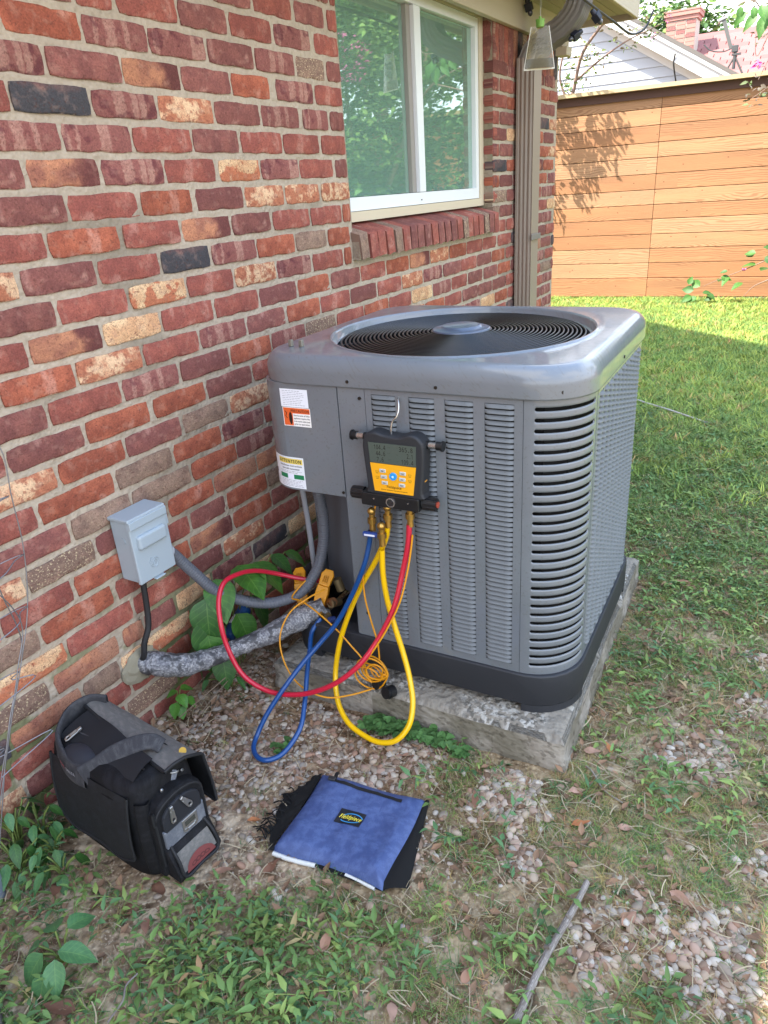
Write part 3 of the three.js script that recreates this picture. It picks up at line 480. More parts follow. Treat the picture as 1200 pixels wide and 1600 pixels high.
// ---------------------------------------------------------------- air conditioner; local origin at the centre of its base
const AC = { x: 0.669, z: -1.862, ry: 0.035, h: 0.412, hx: 0.436, r: 0.132, y0: 0.108 };
const ac = thing('air_conditioner', 'large grey louvered outdoor air conditioner standing on a concrete slab', 'air conditioner', [AC.x, 0, AC.z], AC.ry);
const acRough = grayTex(512, 512, (u, v) => 0.3 + 0.22 * fbm(u * 7, v * 7, 701, 4) + 0.1 * fbm(u * 60, v * 60, 703, 2));
const grime = pixTex(512, 512, (u, v) => { const n = fbm(u * 5, v * 5, 721, 4), s = fbm(u * 40, v * 3, 723, 3), d = fbm(u * 150, v * 150, 725, 2); let k = 248 - 18 * n; const c = [k, k, k]; return mix3(c, [214, 208, 196], sm(0.72, 0.78, d) * 0.5); });
const paintMatt = M(0x70767b, 0.55, { map: grime });
const paint = M(0x747a80, 0.9, { map: grime, roughnessMap: acRough, clearcoat: 0.8, clearcoatRoughness: 0.07, bumpMap: grayTex(256, 256, (u, v) => fbm(u * 90, v * 90, 707, 2)), bumpScale: 0.0002 });
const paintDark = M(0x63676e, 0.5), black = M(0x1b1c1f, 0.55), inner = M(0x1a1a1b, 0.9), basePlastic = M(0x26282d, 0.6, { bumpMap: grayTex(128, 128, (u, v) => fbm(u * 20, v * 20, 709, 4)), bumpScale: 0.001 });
// rounded square outline: half size a, corner radius r, N samples
function outline(a, r, N = 128) {
  const o = []; for (let i = 0; i < N; i++) { const th = i / N * Math.PI * 2; const dx = Math.cos(th), dz = Math.sin(th); const ax = a + AC.hx - AC.h; let s = Math.min(ax / Math.max(1e-9, Math.abs(dx)), a / Math.max(1e-9, Math.abs(dz))); const c = a - r, c2 = ax - r;
    if (Math.abs(dx * s) > c2 && Math.abs(dz * s) > c) { const cx = Math.sign(dx) * c2, cz = Math.sign(dz) * c, b = dx * cx + dz * cz, q = cx * cx + cz * cz - r * r; s = b + Math.sqrt(Math.max(0, b * b - q)); }
    o.push([dx * s, dz * s]); } return o;
}
function ringSurf(rings, N, uvS = 1) {                                       // rings: arrays of [x, y, z], same count, closed around
  const pos = [], idx = [], uv = [];
  rings.forEach((r, j) => { for (let i = 0; i <= N; i++) { const p = r[i % N]; pos.push(...p); uv.push((p[0] + p[1]) * uvS, (p[2] + p[1] * 0.7) * uvS); if (j + 1 < rings.length && i < N) { const k = j * (N + 1) + i; idx.push(k, k + N + 1, k + 1, k + 1, k + N + 1, k + N + 2); } } });
  const g = new THREE.BufferGeometry(); g.setAttribute('position', new THREE.Float32BufferAttribute(pos, 3)); g.setAttribute('uv', new THREE.Float32BufferAttribute(uv, 2)); g.setIndex(idx); g.computeVertexNormals(); return g;
}
{
  const N = 160, a = AC.h + 0.006, r = AC.r, O = (inset, y) => outline(a - inset, Math.max(0.02, r - inset), N).map(([x, z]) => [x, y, z]);
  const yb = 0.95, yt = 1.022, hr = 0.358, ox = -0.002, oz = 0.012, rings = [O(0.008, yb - 0.002), O(0.001, yb), O(0, yb + 0.004), O(0, yb + 0.03)];
  for (let k = 1; k <= 9; k++) { const t = k / 9 * Math.PI / 2; rings.push(O(0.034 * (1 - Math.cos(t)), yb + 0.03 + 0.042 * Math.sin(t))); }
  const C = (rad, y) => Array.from({ length: N }, (_, i) => { const th = i / N * Math.PI * 2; return [ox + Math.cos(th) * rad, y, oz + Math.sin(th) * rad]; });
  const last = O(0.0375, yt), circ = C(hr + 0.011, yt + 0.0005); rings.push(last);
  for (const t of [0.3, 0.65, 1]) rings.push(last.map((p, i) => [lerp(p[0], circ[i][0], t), lerp(p[1], circ[i][1], t), lerp(p[2], circ[i][2], t)]));
  rings.push(C(hr + 0.009, yt + 0.004), C(hr + 0.004, yt + 0.004), C(hr, yt - 0.002), C(hr - 0.003, yt - 0.018), C(hr - 0.01, yt - 0.021));
  obj('top_cover', ringSurf(rings.reverse(), N, 1.5), paint, ac);
  obj('shroud', ringSurf([C(hr - 0.009, yt - 0.0215), C(hr - 0.014, yt - 0.026), C(hr - 0.014, yt - 0.2)].reverse(), N), inner, ac);
  // spiral grille: concentric wires over a dark shroud
  const gr = grp('fan_grille', ac, [ox, yt - 0.014, oz]); const wire = M(0x101114, 0.32);
  for (let k = 0; k < 23; k++) { const rad = 0.082 + k * 0.0115, y = 0.012 * (1 - (rad / 0.34) ** 2); const t = new THREE.TorusGeometry(rad, 0.0029, 6, 110); t.rotateX(Math.PI / 2); t.translate(0, y, 0); obj('grille_ring', t, wire, gr); }
  const spokes = []; for (let k = 0; k < 8; k++) { const an = k * Math.PI / 4 + 0.2; spokes.push(xf(new THREE.CylinderGeometry(0.0025, 0.0025, 0.27, 6), [Math.cos(an) * 0.21, 0.001, Math.sin(an) * 0.21], [0, -an, Math.PI / 2 - 0.03])); } obj('grille_spoke', spokes, wire, gr);
  const hub = obj('motor_cap', new THREE.LatheGeometry([[0, 0.018], [0.05, 0.018], [0.055, 0.0165], [0.058, 0.011], [0.076, 0.01], [0.081, 0.008], [0.082, 0]].map((p) => new THREE.Vector2(...p)), 48), M(0x4a5566, 0.4, { clearcoat: 0.4 }), gr);
  hub.position.y = 0.008;
  const fan = grp('fan', ac, [0, 0.86, 0]); const bl = M(0x0e0f12, 0.9);
  for (let k = 0; k < 3; k++) { const g = surf((u, v) => { const rad = 0.05 + u * 0.25, an = (v - 0.5) * (0.9 + u * 0.5) + u * 0.4 + k * 2.094; return [Math.cos(an) * rad, (v - 0.5) * -0.07, Math.sin(an) * rad]; }, 8, 8); const m = M(0x0e0f12, 0.9, { side: THREE.DoubleSide }); obj('blade', g, m, fan); }
  obj('fan_hub', cyl(0.05, 0.05, 0.09, [0, 0, 0], null, 24), bl, fan);
  obj('coil', [bx(0.004, 0.74, 0.70, [0.385, 0.57, -0.02]), bx(0.5, 0.74, 0.004, [0.09, 0.57, 0.37]), bx(0.064, 0.74, 0.004, [0.362, 0.57, 0.35], [0, Math.PI / 4, 0]), bx(0.004, 0.74, 0.42, [-0.155, 0.57, 0.165]), bx(0.25, 0.74, 0.004, [-0.28, 0.57, -0.045]), bx(0.78, 0.74, 0.004, [0, 0.57, -0.375]), bx(0.78, 0.01, 0.36, [0, 0.3, -0.2]), bx(0.54, 0.01, 0.4, [0.12, 0.3, 0.17])], M(0x1f1e1d, 0.95), ac);
}
{
  // base pan with feet
  const N = 96, a = AC.h + 0.008, mk = (y0, y1, aa) => ringSurf([outline(aa - 0.02, AC.r, N).map(([x, z]) => [x, y0, z]), outline(aa, AC.r, N).map(([x, z]) => [x, y0, z]), outline(aa, AC.r, N).map(([x, z]) => [x, y1 - 0.006, z]), outline(aa - 0.005, AC.r, N).map(([x, z]) => [x, y1, z]), outline(aa - 0.05, AC.r, N).map(([x, z]) => [x, y1, z])].reverse(), N, 2);
  obj('base_pan', [mk(AC.y0 + 0.022, 0.222, a), bx(0.78, 0.01, 0.78, [0, AC.y0 + 0.03, 0])], basePlastic, ac);
  for (const [sx, sz] of [[1, 1], [1, -1], [-1, 1], [-1, -1]]) { const cx = sx * (AC.hx + 0.008 - AC.r), cz = sz * (a - AC.r), pts = []; for (let k = 0; k <= 14; k++) { const th = k / 14 * Math.PI / 2; pts.push([cx + sx * Math.cos(th) * (AC.r - 0.002), -(cz + sz * Math.sin(th) * (AC.r - 0.002))]); } pts.push([cx, -(cz + sz * (AC.r - 0.06))], [cx + sx * (AC.r - 0.06), -cz]); const g = shapeGeo(sx * sz > 0 ? pts.reverse() : pts, 0.022); g.rotateX(-Math.PI / 2); g.translate(0, AC.y0 - 0.002, 0); obj('foot', g, basePlastic, ac); }
}
// louver slat: width w along x, height h, lip proud by b; top edge at y = 0
function louverGeo(w, h, b, nx = 6) {
  const pr = [[0, -0.0015], [-h * 0.35, b * 0.35], [-h * 0.75, b * 0.85], [-h, b], [-h, b - 0.0015], [-h * 0.8, b * 0.3]];
  return surf((u, v) => { const k = v * (pr.length - 1), i = Math.min(pr.length - 2, Math.floor(k + 1e-6)), t = k - i, y = lerp(pr[i][0], pr[i + 1][0], t), z = lerp(pr[i][1], pr[i + 1][1], t), e = Math.min(1, Math.min(u, 1 - u) * w / 0.008); return [(u - 0.5) * w, y, z * Math.sqrt(e * (2 - e)) - 0.0015 * (1 - e)]; }, nx, pr.length - 1);
}
function louverPanel(name, x0, x1, cols, y0, y1, pitch, parent, single, lip = 0.0044) {     // a sheet with columns of slats, in the plane z = 0 facing +z
  const P = grp(name, parent), ly0 = y0 + 0.012, ly1 = y1 - 0.014, n = Math.floor((ly1 - ly0) / pitch);
  const s = new THREE.Shape([[x0, y0], [x1, y0], [x1, y1], [x0, y1]].map((q) => new THREE.Vector2(...q)));
  for (const [a, b] of cols) s.holes.push(new THREE.Path([[a, ly1], [b, ly1], [b, ly1 - n * pitch], [a, ly1 - n * pitch]].map((q) => new THREE.Vector2(...q))));
  const g = new THREE.ExtrudeGeometry(s, { depth: 0.0018, bevelEnabled: false }); g.translate(0, 0, -0.0018); obj('sheet', boxUV(g, 1.5), paint, P);
  for (const [a, b] of cols) {
    const gs = [];
    for (let i = 0; i < n; i++) { const q = louverGeo(b - a - 0.0006, pitch * 0.68, lip, single ? 8 : 4); if (single) { const m = obj('louver', boxUV(q, 1.5), paintMatt, P); m.position.set((a + b) / 2, ly1 - i * pitch - pitch * 0.12, 0); } else gs.push(q.translate((a + b) / 2, ly1 - i * pitch - pitch * 0.12, 0)); }
    if (!single) obj('louver_column', boxUV(merge(gs), 1.5), paintMatt, P).userData.kind = 'stuff';
  }
  return P;
}
const FZ = AC.h, LX = (x) => x - AC.x;                                        // front plane; local x of a world x
const TOPY = 0.951, BOTY = 0.219, CX = AC.hx - AC.r, CZ = AC.h - AC.r;
{
  const fp = louverPanel('front_panel', LX(0.573), CX - 0.001, [[LX(0.59), LX(0.656)], [LX(0.691), LX(0.758)], [LX(0.784), LX(0.855)], [LX(0.882), LX(0.952)]], BOTY, TOPY, 0.0131, ac, true); fp.position.z = FZ;
  const narrow = obj('filler_panel', boxUV(bx(LX(0.5715) - LX(0.495), TOPY - BOTY, 0.0018, [(LX(0.5715) + LX(0.495)) / 2, (TOPY + BOTY) / 2, FZ - 0.0012]), 1.5), paint, ac);
  const cs = []; for (let k = 0; k < 10; k++) { const a = -CZ + 0.02 + k * 0.0525; cs.push([a, a + 0.038]); }
  const sp = louverPanel('side_panel', -CZ, CZ, cs, BOTY, TOPY, 0.0131, ac, false, 0.0068); sp.rotation.y = Math.PI / 2; sp.position.x = AC.hx;
  const bp = obj('back_panel', boxUV(bx(2 * CX, TOPY - BOTY, 0.002, [0, (TOPY + BOTY) / 2, -FZ + 0.001]), 1.5), paint, ac);
  obj('left_panel', boxUV(bx(0.002, TOPY - BOTY, 0.6, [-AC.hx + 0.001, (TOPY + BOTY) / 2, -0.11]), 1.5), paint, ac);
  // corner guards bent round the corner, with stadium slots
  const arc = AC.r * Math.PI / 2, n = 28, p0 = (TOPY - BOTY - 0.03) / n, x0 = 0.024, x1 = arc - 0.014, rr = 0.0047;
  const mk = (cx, cz, a0) => {
    const gs = [], P = (x, y, d) => { const t = a0 - x / AC.r, rad = AC.r - 0.001 + d; return [cx + Math.cos(t) * rad, BOTY + y, cz + Math.sin(t) * rad]; };
    const strip = (xa, xb, ya, yb, nu) => gs.push(surf((u, v) => P(lerp(xa, xb, u), lerp(ya, yb, v), 0), nu, 2));
    const H0 = TOPY - BOTY, yk = (k) => 0.02 + (k + 0.5) * p0; strip(0, x0, 0, H0, 3); strip(x1, arc, 0, H0, 3);
    const xs = [0, 0.08, 0.3, 0.65, 1].map((t) => x0 + t * rr).concat(Array.from({ length: 11 }, (_, i) => lerp(x0 + rr, x1 - rr, (i + 1) / 12)), [1, 0.65, 0.3, 0.08, 0].map((t) => x1 - t * rr));
    for (let k = 0; k <= n; k++) { // the bar under slot k; its edges flare so that each slot ends in a half circle
      const lo = k === 0 ? 0 : yk(k - 1), hi = k === n ? H0 : yk(k), m = xs.length - 1;
      gs.push(surf((u, v) => { const x = xs[Math.round(u * m)], dx = Math.min(x - x0, x1 - x), h = dx < rr ? Math.sqrt(Math.max(0, rr * rr - (rr - dx) ** 2)) : rr, ya = k === 0 ? lo : lo + h, yb = k === n ? hi : hi - h, q = Math.round(v * 6); return P(x, q <= 1 ? ya : q >= 5 ? yb : lerp(ya, yb, (q - 1) / 4), q === 0 || q === 6 ? -0.004 : (q === 1 || q === 5 ? -0.0004 : 0)); }, m, 6));
    }
    return boxUV(merge(gs), 1.5);
  };
  obj('corner_guard', mk(CX, CZ, Math.PI / 2), paint, ac); obj('corner_guard', mk(CX, -CZ, 0), paint, ac); obj('corner_guard', mk(-CX, -CZ, -Math.PI / 2), paint, ac);
  // electrical compartment: rounded at its left corner
  const cr = 0.1, xl = -AC.hx - 0.002, xr = LX(0.4925), yC0 = 0.652, yC1 = TOPY, pts = [[xr, FZ + 0.001]]; for (let i = 0; i <= 12; i++) { const t = Math.PI / 2 + i / 12 * Math.PI / 2; pts.push([xl + cr + Math.cos(t) * cr, FZ + 0.001 - cr + Math.sin(t) * cr]); } pts.push([xl, 0.1], [xr, 0.1]);
  const cg = shapeGeo(pts.map(([x, z]) => [x, -z]).reverse(), yC1 - yC0, 0); cg.rotateX(-Math.PI / 2); cg.translate(0, yC0, 0); obj('service_cover', boxUV(cg, 1.5), paint, ac);
  obj('cover_handle', [tube([[xl - 0.002, 0.9, 0.2], [xl - 0.016, 0.89, 0.2], [xl - 0.016, 0.78, 0.2], [xl - 0.002, 0.77, 0.2]], 0.004, 20, 6)], M(0xa8a8a8, 0.4, { metalness: 0.6 }), ac);
  // recess under the cover for the valves
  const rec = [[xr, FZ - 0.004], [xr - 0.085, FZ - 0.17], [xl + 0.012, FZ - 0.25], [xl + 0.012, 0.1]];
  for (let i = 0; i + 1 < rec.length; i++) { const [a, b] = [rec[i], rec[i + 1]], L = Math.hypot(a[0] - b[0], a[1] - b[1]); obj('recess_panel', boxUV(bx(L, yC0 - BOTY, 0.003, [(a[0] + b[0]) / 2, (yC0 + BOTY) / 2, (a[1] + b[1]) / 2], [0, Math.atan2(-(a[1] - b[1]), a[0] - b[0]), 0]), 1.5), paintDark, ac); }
  // stickers that follow the cover outline
  const path = (s) => { // s metres from xr towards the left and round the corner
    const L1 = xr - (xl + cr); if (s < L1) return [xr - s, FZ + 0.0016, 0]; const t = (s - L1) / cr; return [xl + cr - Math.sin(t) * (cr + 0.0006), FZ + 0.001 - cr + Math.cos(t) * (cr + 0.0006), t]; };
  const sticker = (name, x0, x1, y0, y1, tex) => obj(name, surf((u, v) => { const [x, z] = path(xr - LX(x1) + (1 - u) * (x1 - x0)); return [x, lerp(y0, y1, v), z]; }, 14, 1), M(0xffffff, 0.45, { map: tex }), ac);
  const lines = (g, x, y, w, n, dy, h, col = '#555') => { g.fillStyle = col; for (let i = 0; i < n; i++) { let cx = x; const R = rng(i * 7 + n); while (cx < x + w * (0.75 + 0.25 * R())) { const ww = 6 + R() * 22; g.fillRect(cx, y + i * dy, Math.min(ww, x + w - cx), h); cx += ww + 5; } } };
  sticker('spec_label', 0.319, 0.405, 0.888, 0.936, canvasTex(256, 144, (g, w, h) => { g.fillStyle = '#e9ecf4'; g.fillRect(0, 0, w, h); lines(g, 22, 14, 200, 9, 14, 3, '#8a8c98'); }));
  sticker('caution_label', 0.322, 0.408, 0.836, 0.887, canvasTex(320, 190, (g, w, h) => { g.fillStyle = '#f3f1ee'; g.fillRect(0, 0, w, h); g.fillStyle = '#e0622c'; g.fillRect(6, 6, 108, h - 12); g.fillRect(6, 6, w - 12, 54); g.fillStyle = '#2a1a14'; g.beginPath(); g.ellipse(86, 110, 20, 62, 0, 0, 7); g.fill(); g.lineWidth = 7; g.strokeStyle = '#2a1a14'; g.beginPath(); g.moveTo(24, 40); g.lineTo(44, 60); g.lineTo(30, 90); g.lineTo(46, 112); g.stroke(); g.font = 'bold 38px sans-serif'; g.fillText('PRECAUTION', 92, 48, 216); g.font = 'bold 24px sans-serif'; g.fillStyle = '#1a1a1a'; ['Use & care of this', 'appliance requires this', 'to be read & understood', 'prior to operation.'].forEach((s, i) => g.fillText(s, 122, 88 + i * 29, 186)); }));
  sticker('attention_label', 0.213, 0.369, 0.657, 0.747, canvasTex(400, 260, (g, w, h) => { g.fillStyle = '#e6eaf0'; g.fillRect(0, 0, w, h); g.fillStyle = '#e8d168'; g.fillRect(170, 14, 220, 44); g.fillStyle = '#20201c'; g.font = 'bold 38px sans-serif'; g.fillText('ATTENTION', 178, 50, 204); g.font = 'bold 19px sans-serif'; g.fillText('Installation instructions', 178, 82, 204); g.fillText('leave with homeowner', 200, 108, 160); lines(g, 178, 120, 200, 2, 12, 3, '#777'); g.fillStyle = '#1f7d50'; g.fillRect(170, 146, 220, 38); g.fillStyle = '#eef'; g.fillRect(250, 146, 56, 38); lines(g, 178, 196, 200, 5, 12, 3, '#889'); g.fillStyle = '#333'; g.fillRect(60, 60, 26, 50); g.fillStyle = '#4a2a2a'; g.fillRect(40, 130, 70, 40); lines(g, 30, 190, 110, 5, 12, 3, '#889'); }));
  const scr = M(0x2b2520, 0.5, { metalness: 0.4 }), sc = [];
  for (const [x, y, dz] of [[0.53, 0.966, 0.006], [0.766, 0.966, 0.006], [0.558, 0.925, 0.001], [0.487, 0.664, 0.001], [0.53, 0.3, 0.001], [0.565, 0.235, 0.002]]) sc.push(cyl(0.0042, 0.0042, 0.004, [LX(x), y, FZ + dz], [Math.PI / 2, 0, 0], 10));
  sc.push(xf(new THREE.CylinderGeometry(0.0042, 0.0042, 0.004, 10), [CX + Math.sin(0.62) * (AC.r + 0.006), 0.967, CZ + Math.cos(0.62) * (AC.r + 0.006)], [Math.PI / 2, 0.62, 0, 'YXZ']), cyl(0.0042, 0.0042, 0.004, [AC.hx + 0.006, 0.965, 0.02], [0, 0, Math.PI / 2], 10));
  sc.forEach((g) => obj('screw', g, scr, ac));
  for (const x of [-0.37, -0.337]) obj('stud', [rb(0.011, 0.018, 0.011, 0.002, [x, 1.031, 0.31]), cyl(0.004, 0.004, 0.012, [x, 1.02, 0.31], null, 8)], M(0x8a8578, 0.4, { metalness: 0.5 }), ac);
  // service valves
  const br = M(0xb08a4a, 0.35, { metalness: 0.8 });
  obj('service_valve', [cyl(0.014, 0.014, 0.04, [LX(0.36), 0.29, 0.29], [0, 0, 0.3]), cyl(0.012, 0.012, 0.05, [LX(0.372), 0.255, 0.34], [1.2, 0, 0]), cyl(0.009, 0.011, 0.02, [LX(0.372), 0.235, 0.39], [Math.PI / 2, 0, 0], 6)], M(0x7a6a4c, 0.45, { metalness: 0.6 }), ac);
  obj('valve_cap', [cyl(0.009, 0.009, 0.018, [LX(0.395), 0.238, 0.4], [Math.PI / 2.4, 0, 0.3], 8)], M(0x28386a, 0.5), ac);
}
// ---------------------------------------------------------------- gauge, hoses, cables
const rubber = M(0x25272b, 0.6), blackP = M(0x17181a, 0.4), steel = M(0xc4c4c2, 0.25, { metalness: 0.9 }), brass = M(0xb4904c, 0.3, { metalness: 0.85 }), GZ = -1.386;
const gauge = thing('manifold_gauge', 'black and yellow digital manifold gauge hooked on the grey louvers', 'gauge', [0.683, 0.777, -1.41], 0.03);
{
  const pts = [[-0.076, 0.045], [-0.07, 0.068], [-0.05, 0.078], [-0.02, 0.072], [0.02, 0.07], [0.05, 0.078], [0.07, 0.07], [0.078, 0.045], [0.07, -0.055], [0.062, -0.076], [-0.062, -0.076], [-0.069, -0.055]];
  const sp = new THREE.SplineCurve(pts.map((p) => new THREE.Vector2(...p)).concat([new THREE.Vector2(...pts[0])])).getPoints(60);
  const g = new THREE.ExtrudeGeometry(new THREE.Shape(sp), { depth: 0.028, bevelEnabled: true, bevelThickness: 0.008, bevelSize: 0.006, bevelSegments: 4 }); g.translate(0, 0, -0.022); obj('body', g, rubber, gauge);
  const front = 0.0146;
  const q = (c, z) => { const s = new THREE.Shape(c.map((p) => new THREE.Vector2(...p))); const e = new THREE.ExtrudeGeometry(s, { depth: 0.0012, bevelEnabled: false }); e.translate(0, 0, z); const p = e.attributes.position, u = e.attributes.uv; let [x0, x1, y0, y1] = [1, -1, 1, -1]; for (const [x, y] of c) { x0 = Math.min(x0, x); x1 = Math.max(x1, x); y0 = Math.min(y0, y); y1 = Math.max(y1, y); } for (let i = 0; i < p.count; i++) u.setXY(i, (p.getX(i) - x0) / (x1 - x0), (p.getY(i) - y0) / (y1 - y0)); return e; };
  obj('display', q([[-0.061, 0.007], [0.063, 0.007], [0.0655, 0.058], [-0.0635, 0.058]], front - 0.0004), M(0xffffff, 0.16, { map: canvasTex(512, 208, (g, w, h) => { g.fillStyle = '#4c5750'; g.fillRect(0, 0, w, h); g.fillStyle = '#262d27'; g.font = 'bold 64px monospace'; g.textAlign = 'left'; g.fillText('104.4', 60, 66, 130); g.fillText('44.6', 80, 130, 105); g.fillText('7.6', 84, 194, 80); g.textAlign = 'right'; g.fillText('365.8', 480, 66, 150); g.fillText('2.1', 480, 130, 70); g.fillText('109.4', 480, 194, 130); g.fillStyle = '#3a443c'; g.font = '16px sans-serif'; for (const [x, y, s] of [[240, 40, 'psig'], [320, 40, '°F'], [240, 104, 'VSAT'], [320, 110, 'SH'], [240, 170, 'LSAT'], [320, 180, 'SC']]) g.fillText(s, x, y); }) }), gauge);
  obj('keypad', q([[-0.0535, -0.068], [0.0525, -0.068], [0.063, 0.0055], [-0.061, 0.0055]], front - 0.0004), M(0xffffff, 0.35, { map: canvasTex(512, 304, (g, w, h) => { g.fillStyle = '#f0ab1c'; g.fillRect(0, 0, w, h); g.fillStyle = '#1c1608'; g.font = 'bold 36px sans-serif'; g.textAlign = 'center'; g.fillText('Fieldpiece', 256, 256, 170); g.font = 'bold 15px sans-serif'; g.fillText('DIGITAL MANIFOLD AND VACUUM GAUGE', 256, 284, 320); g.strokeStyle = '#8a6410'; g.lineWidth = 3; for (const [x, y] of [[72, 90], [72, 150], [440, 90], [440, 150]]) { g.strokeRect(x - 16, y - 8, 32, 12); g.fillRect(x - 14, y + 14, 28, 4); } }) }), gauge);
  const btn = M(0xb9bdbb, 0.5), ink = M(0x3a3a3a, 0.6);
  for (const s of [-1, 1]) for (let k = 0; k < 3; k++) { const x = s * (0.0275 - k * 0.002), y = -0.0125 - k * 0.0155 - (s > 0 ? 0.001 : 0); const b = obj('button', rb(0.017, 0.0095, 0.004, 0.0018, [x, y, front + 0.0014]), btn, gauge); obj('button_mark', bx(0.007, 0.0018, 0.0006, [x, y, front + 0.0035]), ink, b); }
  obj('power_button', [cyl(0.0095, 0.0105, 0.005, [0.001, -0.024, front + 0.002], [Math.PI / 2, 0, 0], 24)], M(0x1a96e0, 0.3, { clearcoat: 0.6 }), gauge);
  obj('power_mark', [cyl(0.003, 0.003, 0.0008, [0.001, -0.024, front + 0.0047], [Math.PI / 2, 0, 0], 12)], M(0xbfe6fa, 0.4), gauge);
  obj('side_badge', rb(0.002, 0.018, 0.014, 0.0008, [0.0765, -0.04, -0.005], [0, 0, -0.15]), M(0xe0a028, 0.5), gauge);
  for (const [s, y] of [[-1, 0.062], [1, 0.056]]) { obj('sensor_post', [cyl(0.0085, 0.0085, 0.03, [s * 0.094, y, -0.012], [0, 0, Math.PI / 2])], steel, gauge); obj('sensor_cap', [cyl(0.0105, 0.0105, 0.016, [s * 0.115, y, -0.012], [0, 0, Math.PI / 2]), cyl(0.013, 0.013, 0.004, [s * 0.122, y, -0.012], [0, 0, Math.PI / 2]), cyl(0.0095, 0.0095, 0.012, [s * 0.082, y, -0.012], [0, 0, Math.PI / 2])], blackP, gauge); }
  obj('hook', tube([[-0.01, 0.07, -0.008], [-0.009, 0.092, -0.008], [-0.005, 0.107, -0.01], [0.004, 0.117, -0.012], [0.008, 0.13, -0.016], [0.006, 0.146, -0.024], [0.0, 0.155, -0.034], [-0.002, 0.158, -0.044]], 0.0026, 40, 8), steel, gauge);
  obj('valve_block', rb(0.16, 0.034, 0.05, 0.003, [-0.012, -0.092, -0.004]), blackP, gauge);
  for (const s of [-1, 1]) { const kn = []; for (let i = 0; i < 10; i++) { const a = i / 10 * Math.PI * 2; kn.push(cyl(0.003, 0.003, 0.034, [0, Math.cos(a) * 0.0135, Math.sin(a) * 0.0135], [0, 0, Math.PI / 2], 6)); } const k = obj('valve_knob', [cyl(0.0145, 0.0155, 0.036, [0, 0, 0], [0, 0, -s * Math.PI / 2], 20), ...kn], blackP, gauge); k.position.set(-0.012 + s * 0.1, -0.092 + (s < 0 ? 0.004 : 0), -0.004); obj('knob_cap', cyl(0.007, 0.008, 0.004, [s * 0.019, 0, 0], [0, 0, Math.PI / 2], 16), M(s > 0 ? 0xa84a38 : 0x2c4c8a, 0.5), k); }
  obj('sight_glass', [cyl(0.0125, 0.0125, 0.004, [-0.008, -0.092, 0.0215], [Math.PI / 2, 0, 0], 24)], steel, gauge);
  obj('sight_lens', [cyl(0.0095, 0.0095, 0.005, [-0.008, -0.092, 0.0218], [Math.PI / 2, 0, 0], 24)], M(0x2a2b2c, 0.1, { clearcoat: 1 }), gauge);
  obj('block_screw', [-0.055, 0.04].map((x) => cyl(0.002, 0.002, 0.002, [x, -0.088, 0.0215], [Math.PI / 2, 0, 0], 8)), steel, gauge);
}
const fitting = (p, t) => { const g = [cyl(0.0075, 0.0075, 0.02, [p[0], p[1], p[2]], null, 10), cyl(0.0118, 0.0118, 0.015, [p[0], p[1] - 0.014, p[2]], null, 6), cyl(0.0075, 0.0088, 0.022, [p[0], p[1] - 0.031, p[2]], null, 10), xf(new THREE.SphereGeometry(0.0108, 12, 8), [p[0], p[1] + 0.012, p[2]])]; return g; };
const hose = (name, label, pts, r, col, fit, seg = 160) => {
  const t = thing(name, label, 'hose');
  obj('tube', tube(pts, r, seg, 12), M(col, 0.32, { clearcoat: 0.25, clearcoatRoughness: 0.3, bumpMap: grayTex(64, 64, (u, v) => fbm(u * 40, v * 8, 3)), bumpScale: 0.0003 }), t);
  for (const f of fit) obj('fitting', f, brass, t);
  return t;
};
hose('red_hose', 'red refrigerant hose sweeping from the gauge round to the wall plant', [[0.716, 0.625, -1.405], [0.712, 0.571, -1.4], [0.699, 0.501, -1.39], [0.681, 0.399, -1.36], [0.643, 0.308, -1.33], [0.602, 0.24, -1.29], [0.532, 0.175, -1.26], [0.433, 0.124, -1.24], [0.335, 0.116, -1.22], [0.257, 0.154, -1.21], [0.214, 0.24, -1.21], [0.195, 0.315, -1.22], [0.174, 0.366, -1.25], [0.164, 0.394, -1.29], [0.165, 0.391, -1.35], [0.171, 0.367, -1.42], [0.191, 0.332, -1.48], [0.25, 0.3, -1.53], [0.32, 0.29, -1.56]], 0.0072, 0xc01f38, [fitting([0.718, 0.662, -1.407])]);
hose('blue_hose', 'blue refrigerant hose looping down to the gravel before the slab', [[0.603, 0.59, -1.402], [0.596, 0.55, -1.4], [0.584, 0.495, -1.39], [0.54, 0.393, -1.38], [0.491, 0.299, -1.36], [0.451, 0.243, -1.33], [0.413, 0.188, -1.28], [0.383, 0.132, -1.22], [0.355, 0.071, -1.17], [0.346, 0.03, -1.135], [0.36, 0.02, -1.1], [0.39, 0.018, -1.078], [0.42, 0.018, -1.078], [0.448, 0.022, -1.11], [0.463, 0.058, -1.18], [0.442, 0.094, -1.24], [0.408, 0.144, -1.31], [0.379, 0.174, -1.37], [0.356, 0.2, -1.42], [0.366, 0.228, -1.455]], 0.007, 0x0d4480, [fitting([0.608, 0.632, -1.404]), [cyl(0.008, 0.008, 0.025, [0.368, 0.236, -1.462], [0.6, 0, 0.2], 8)]]);
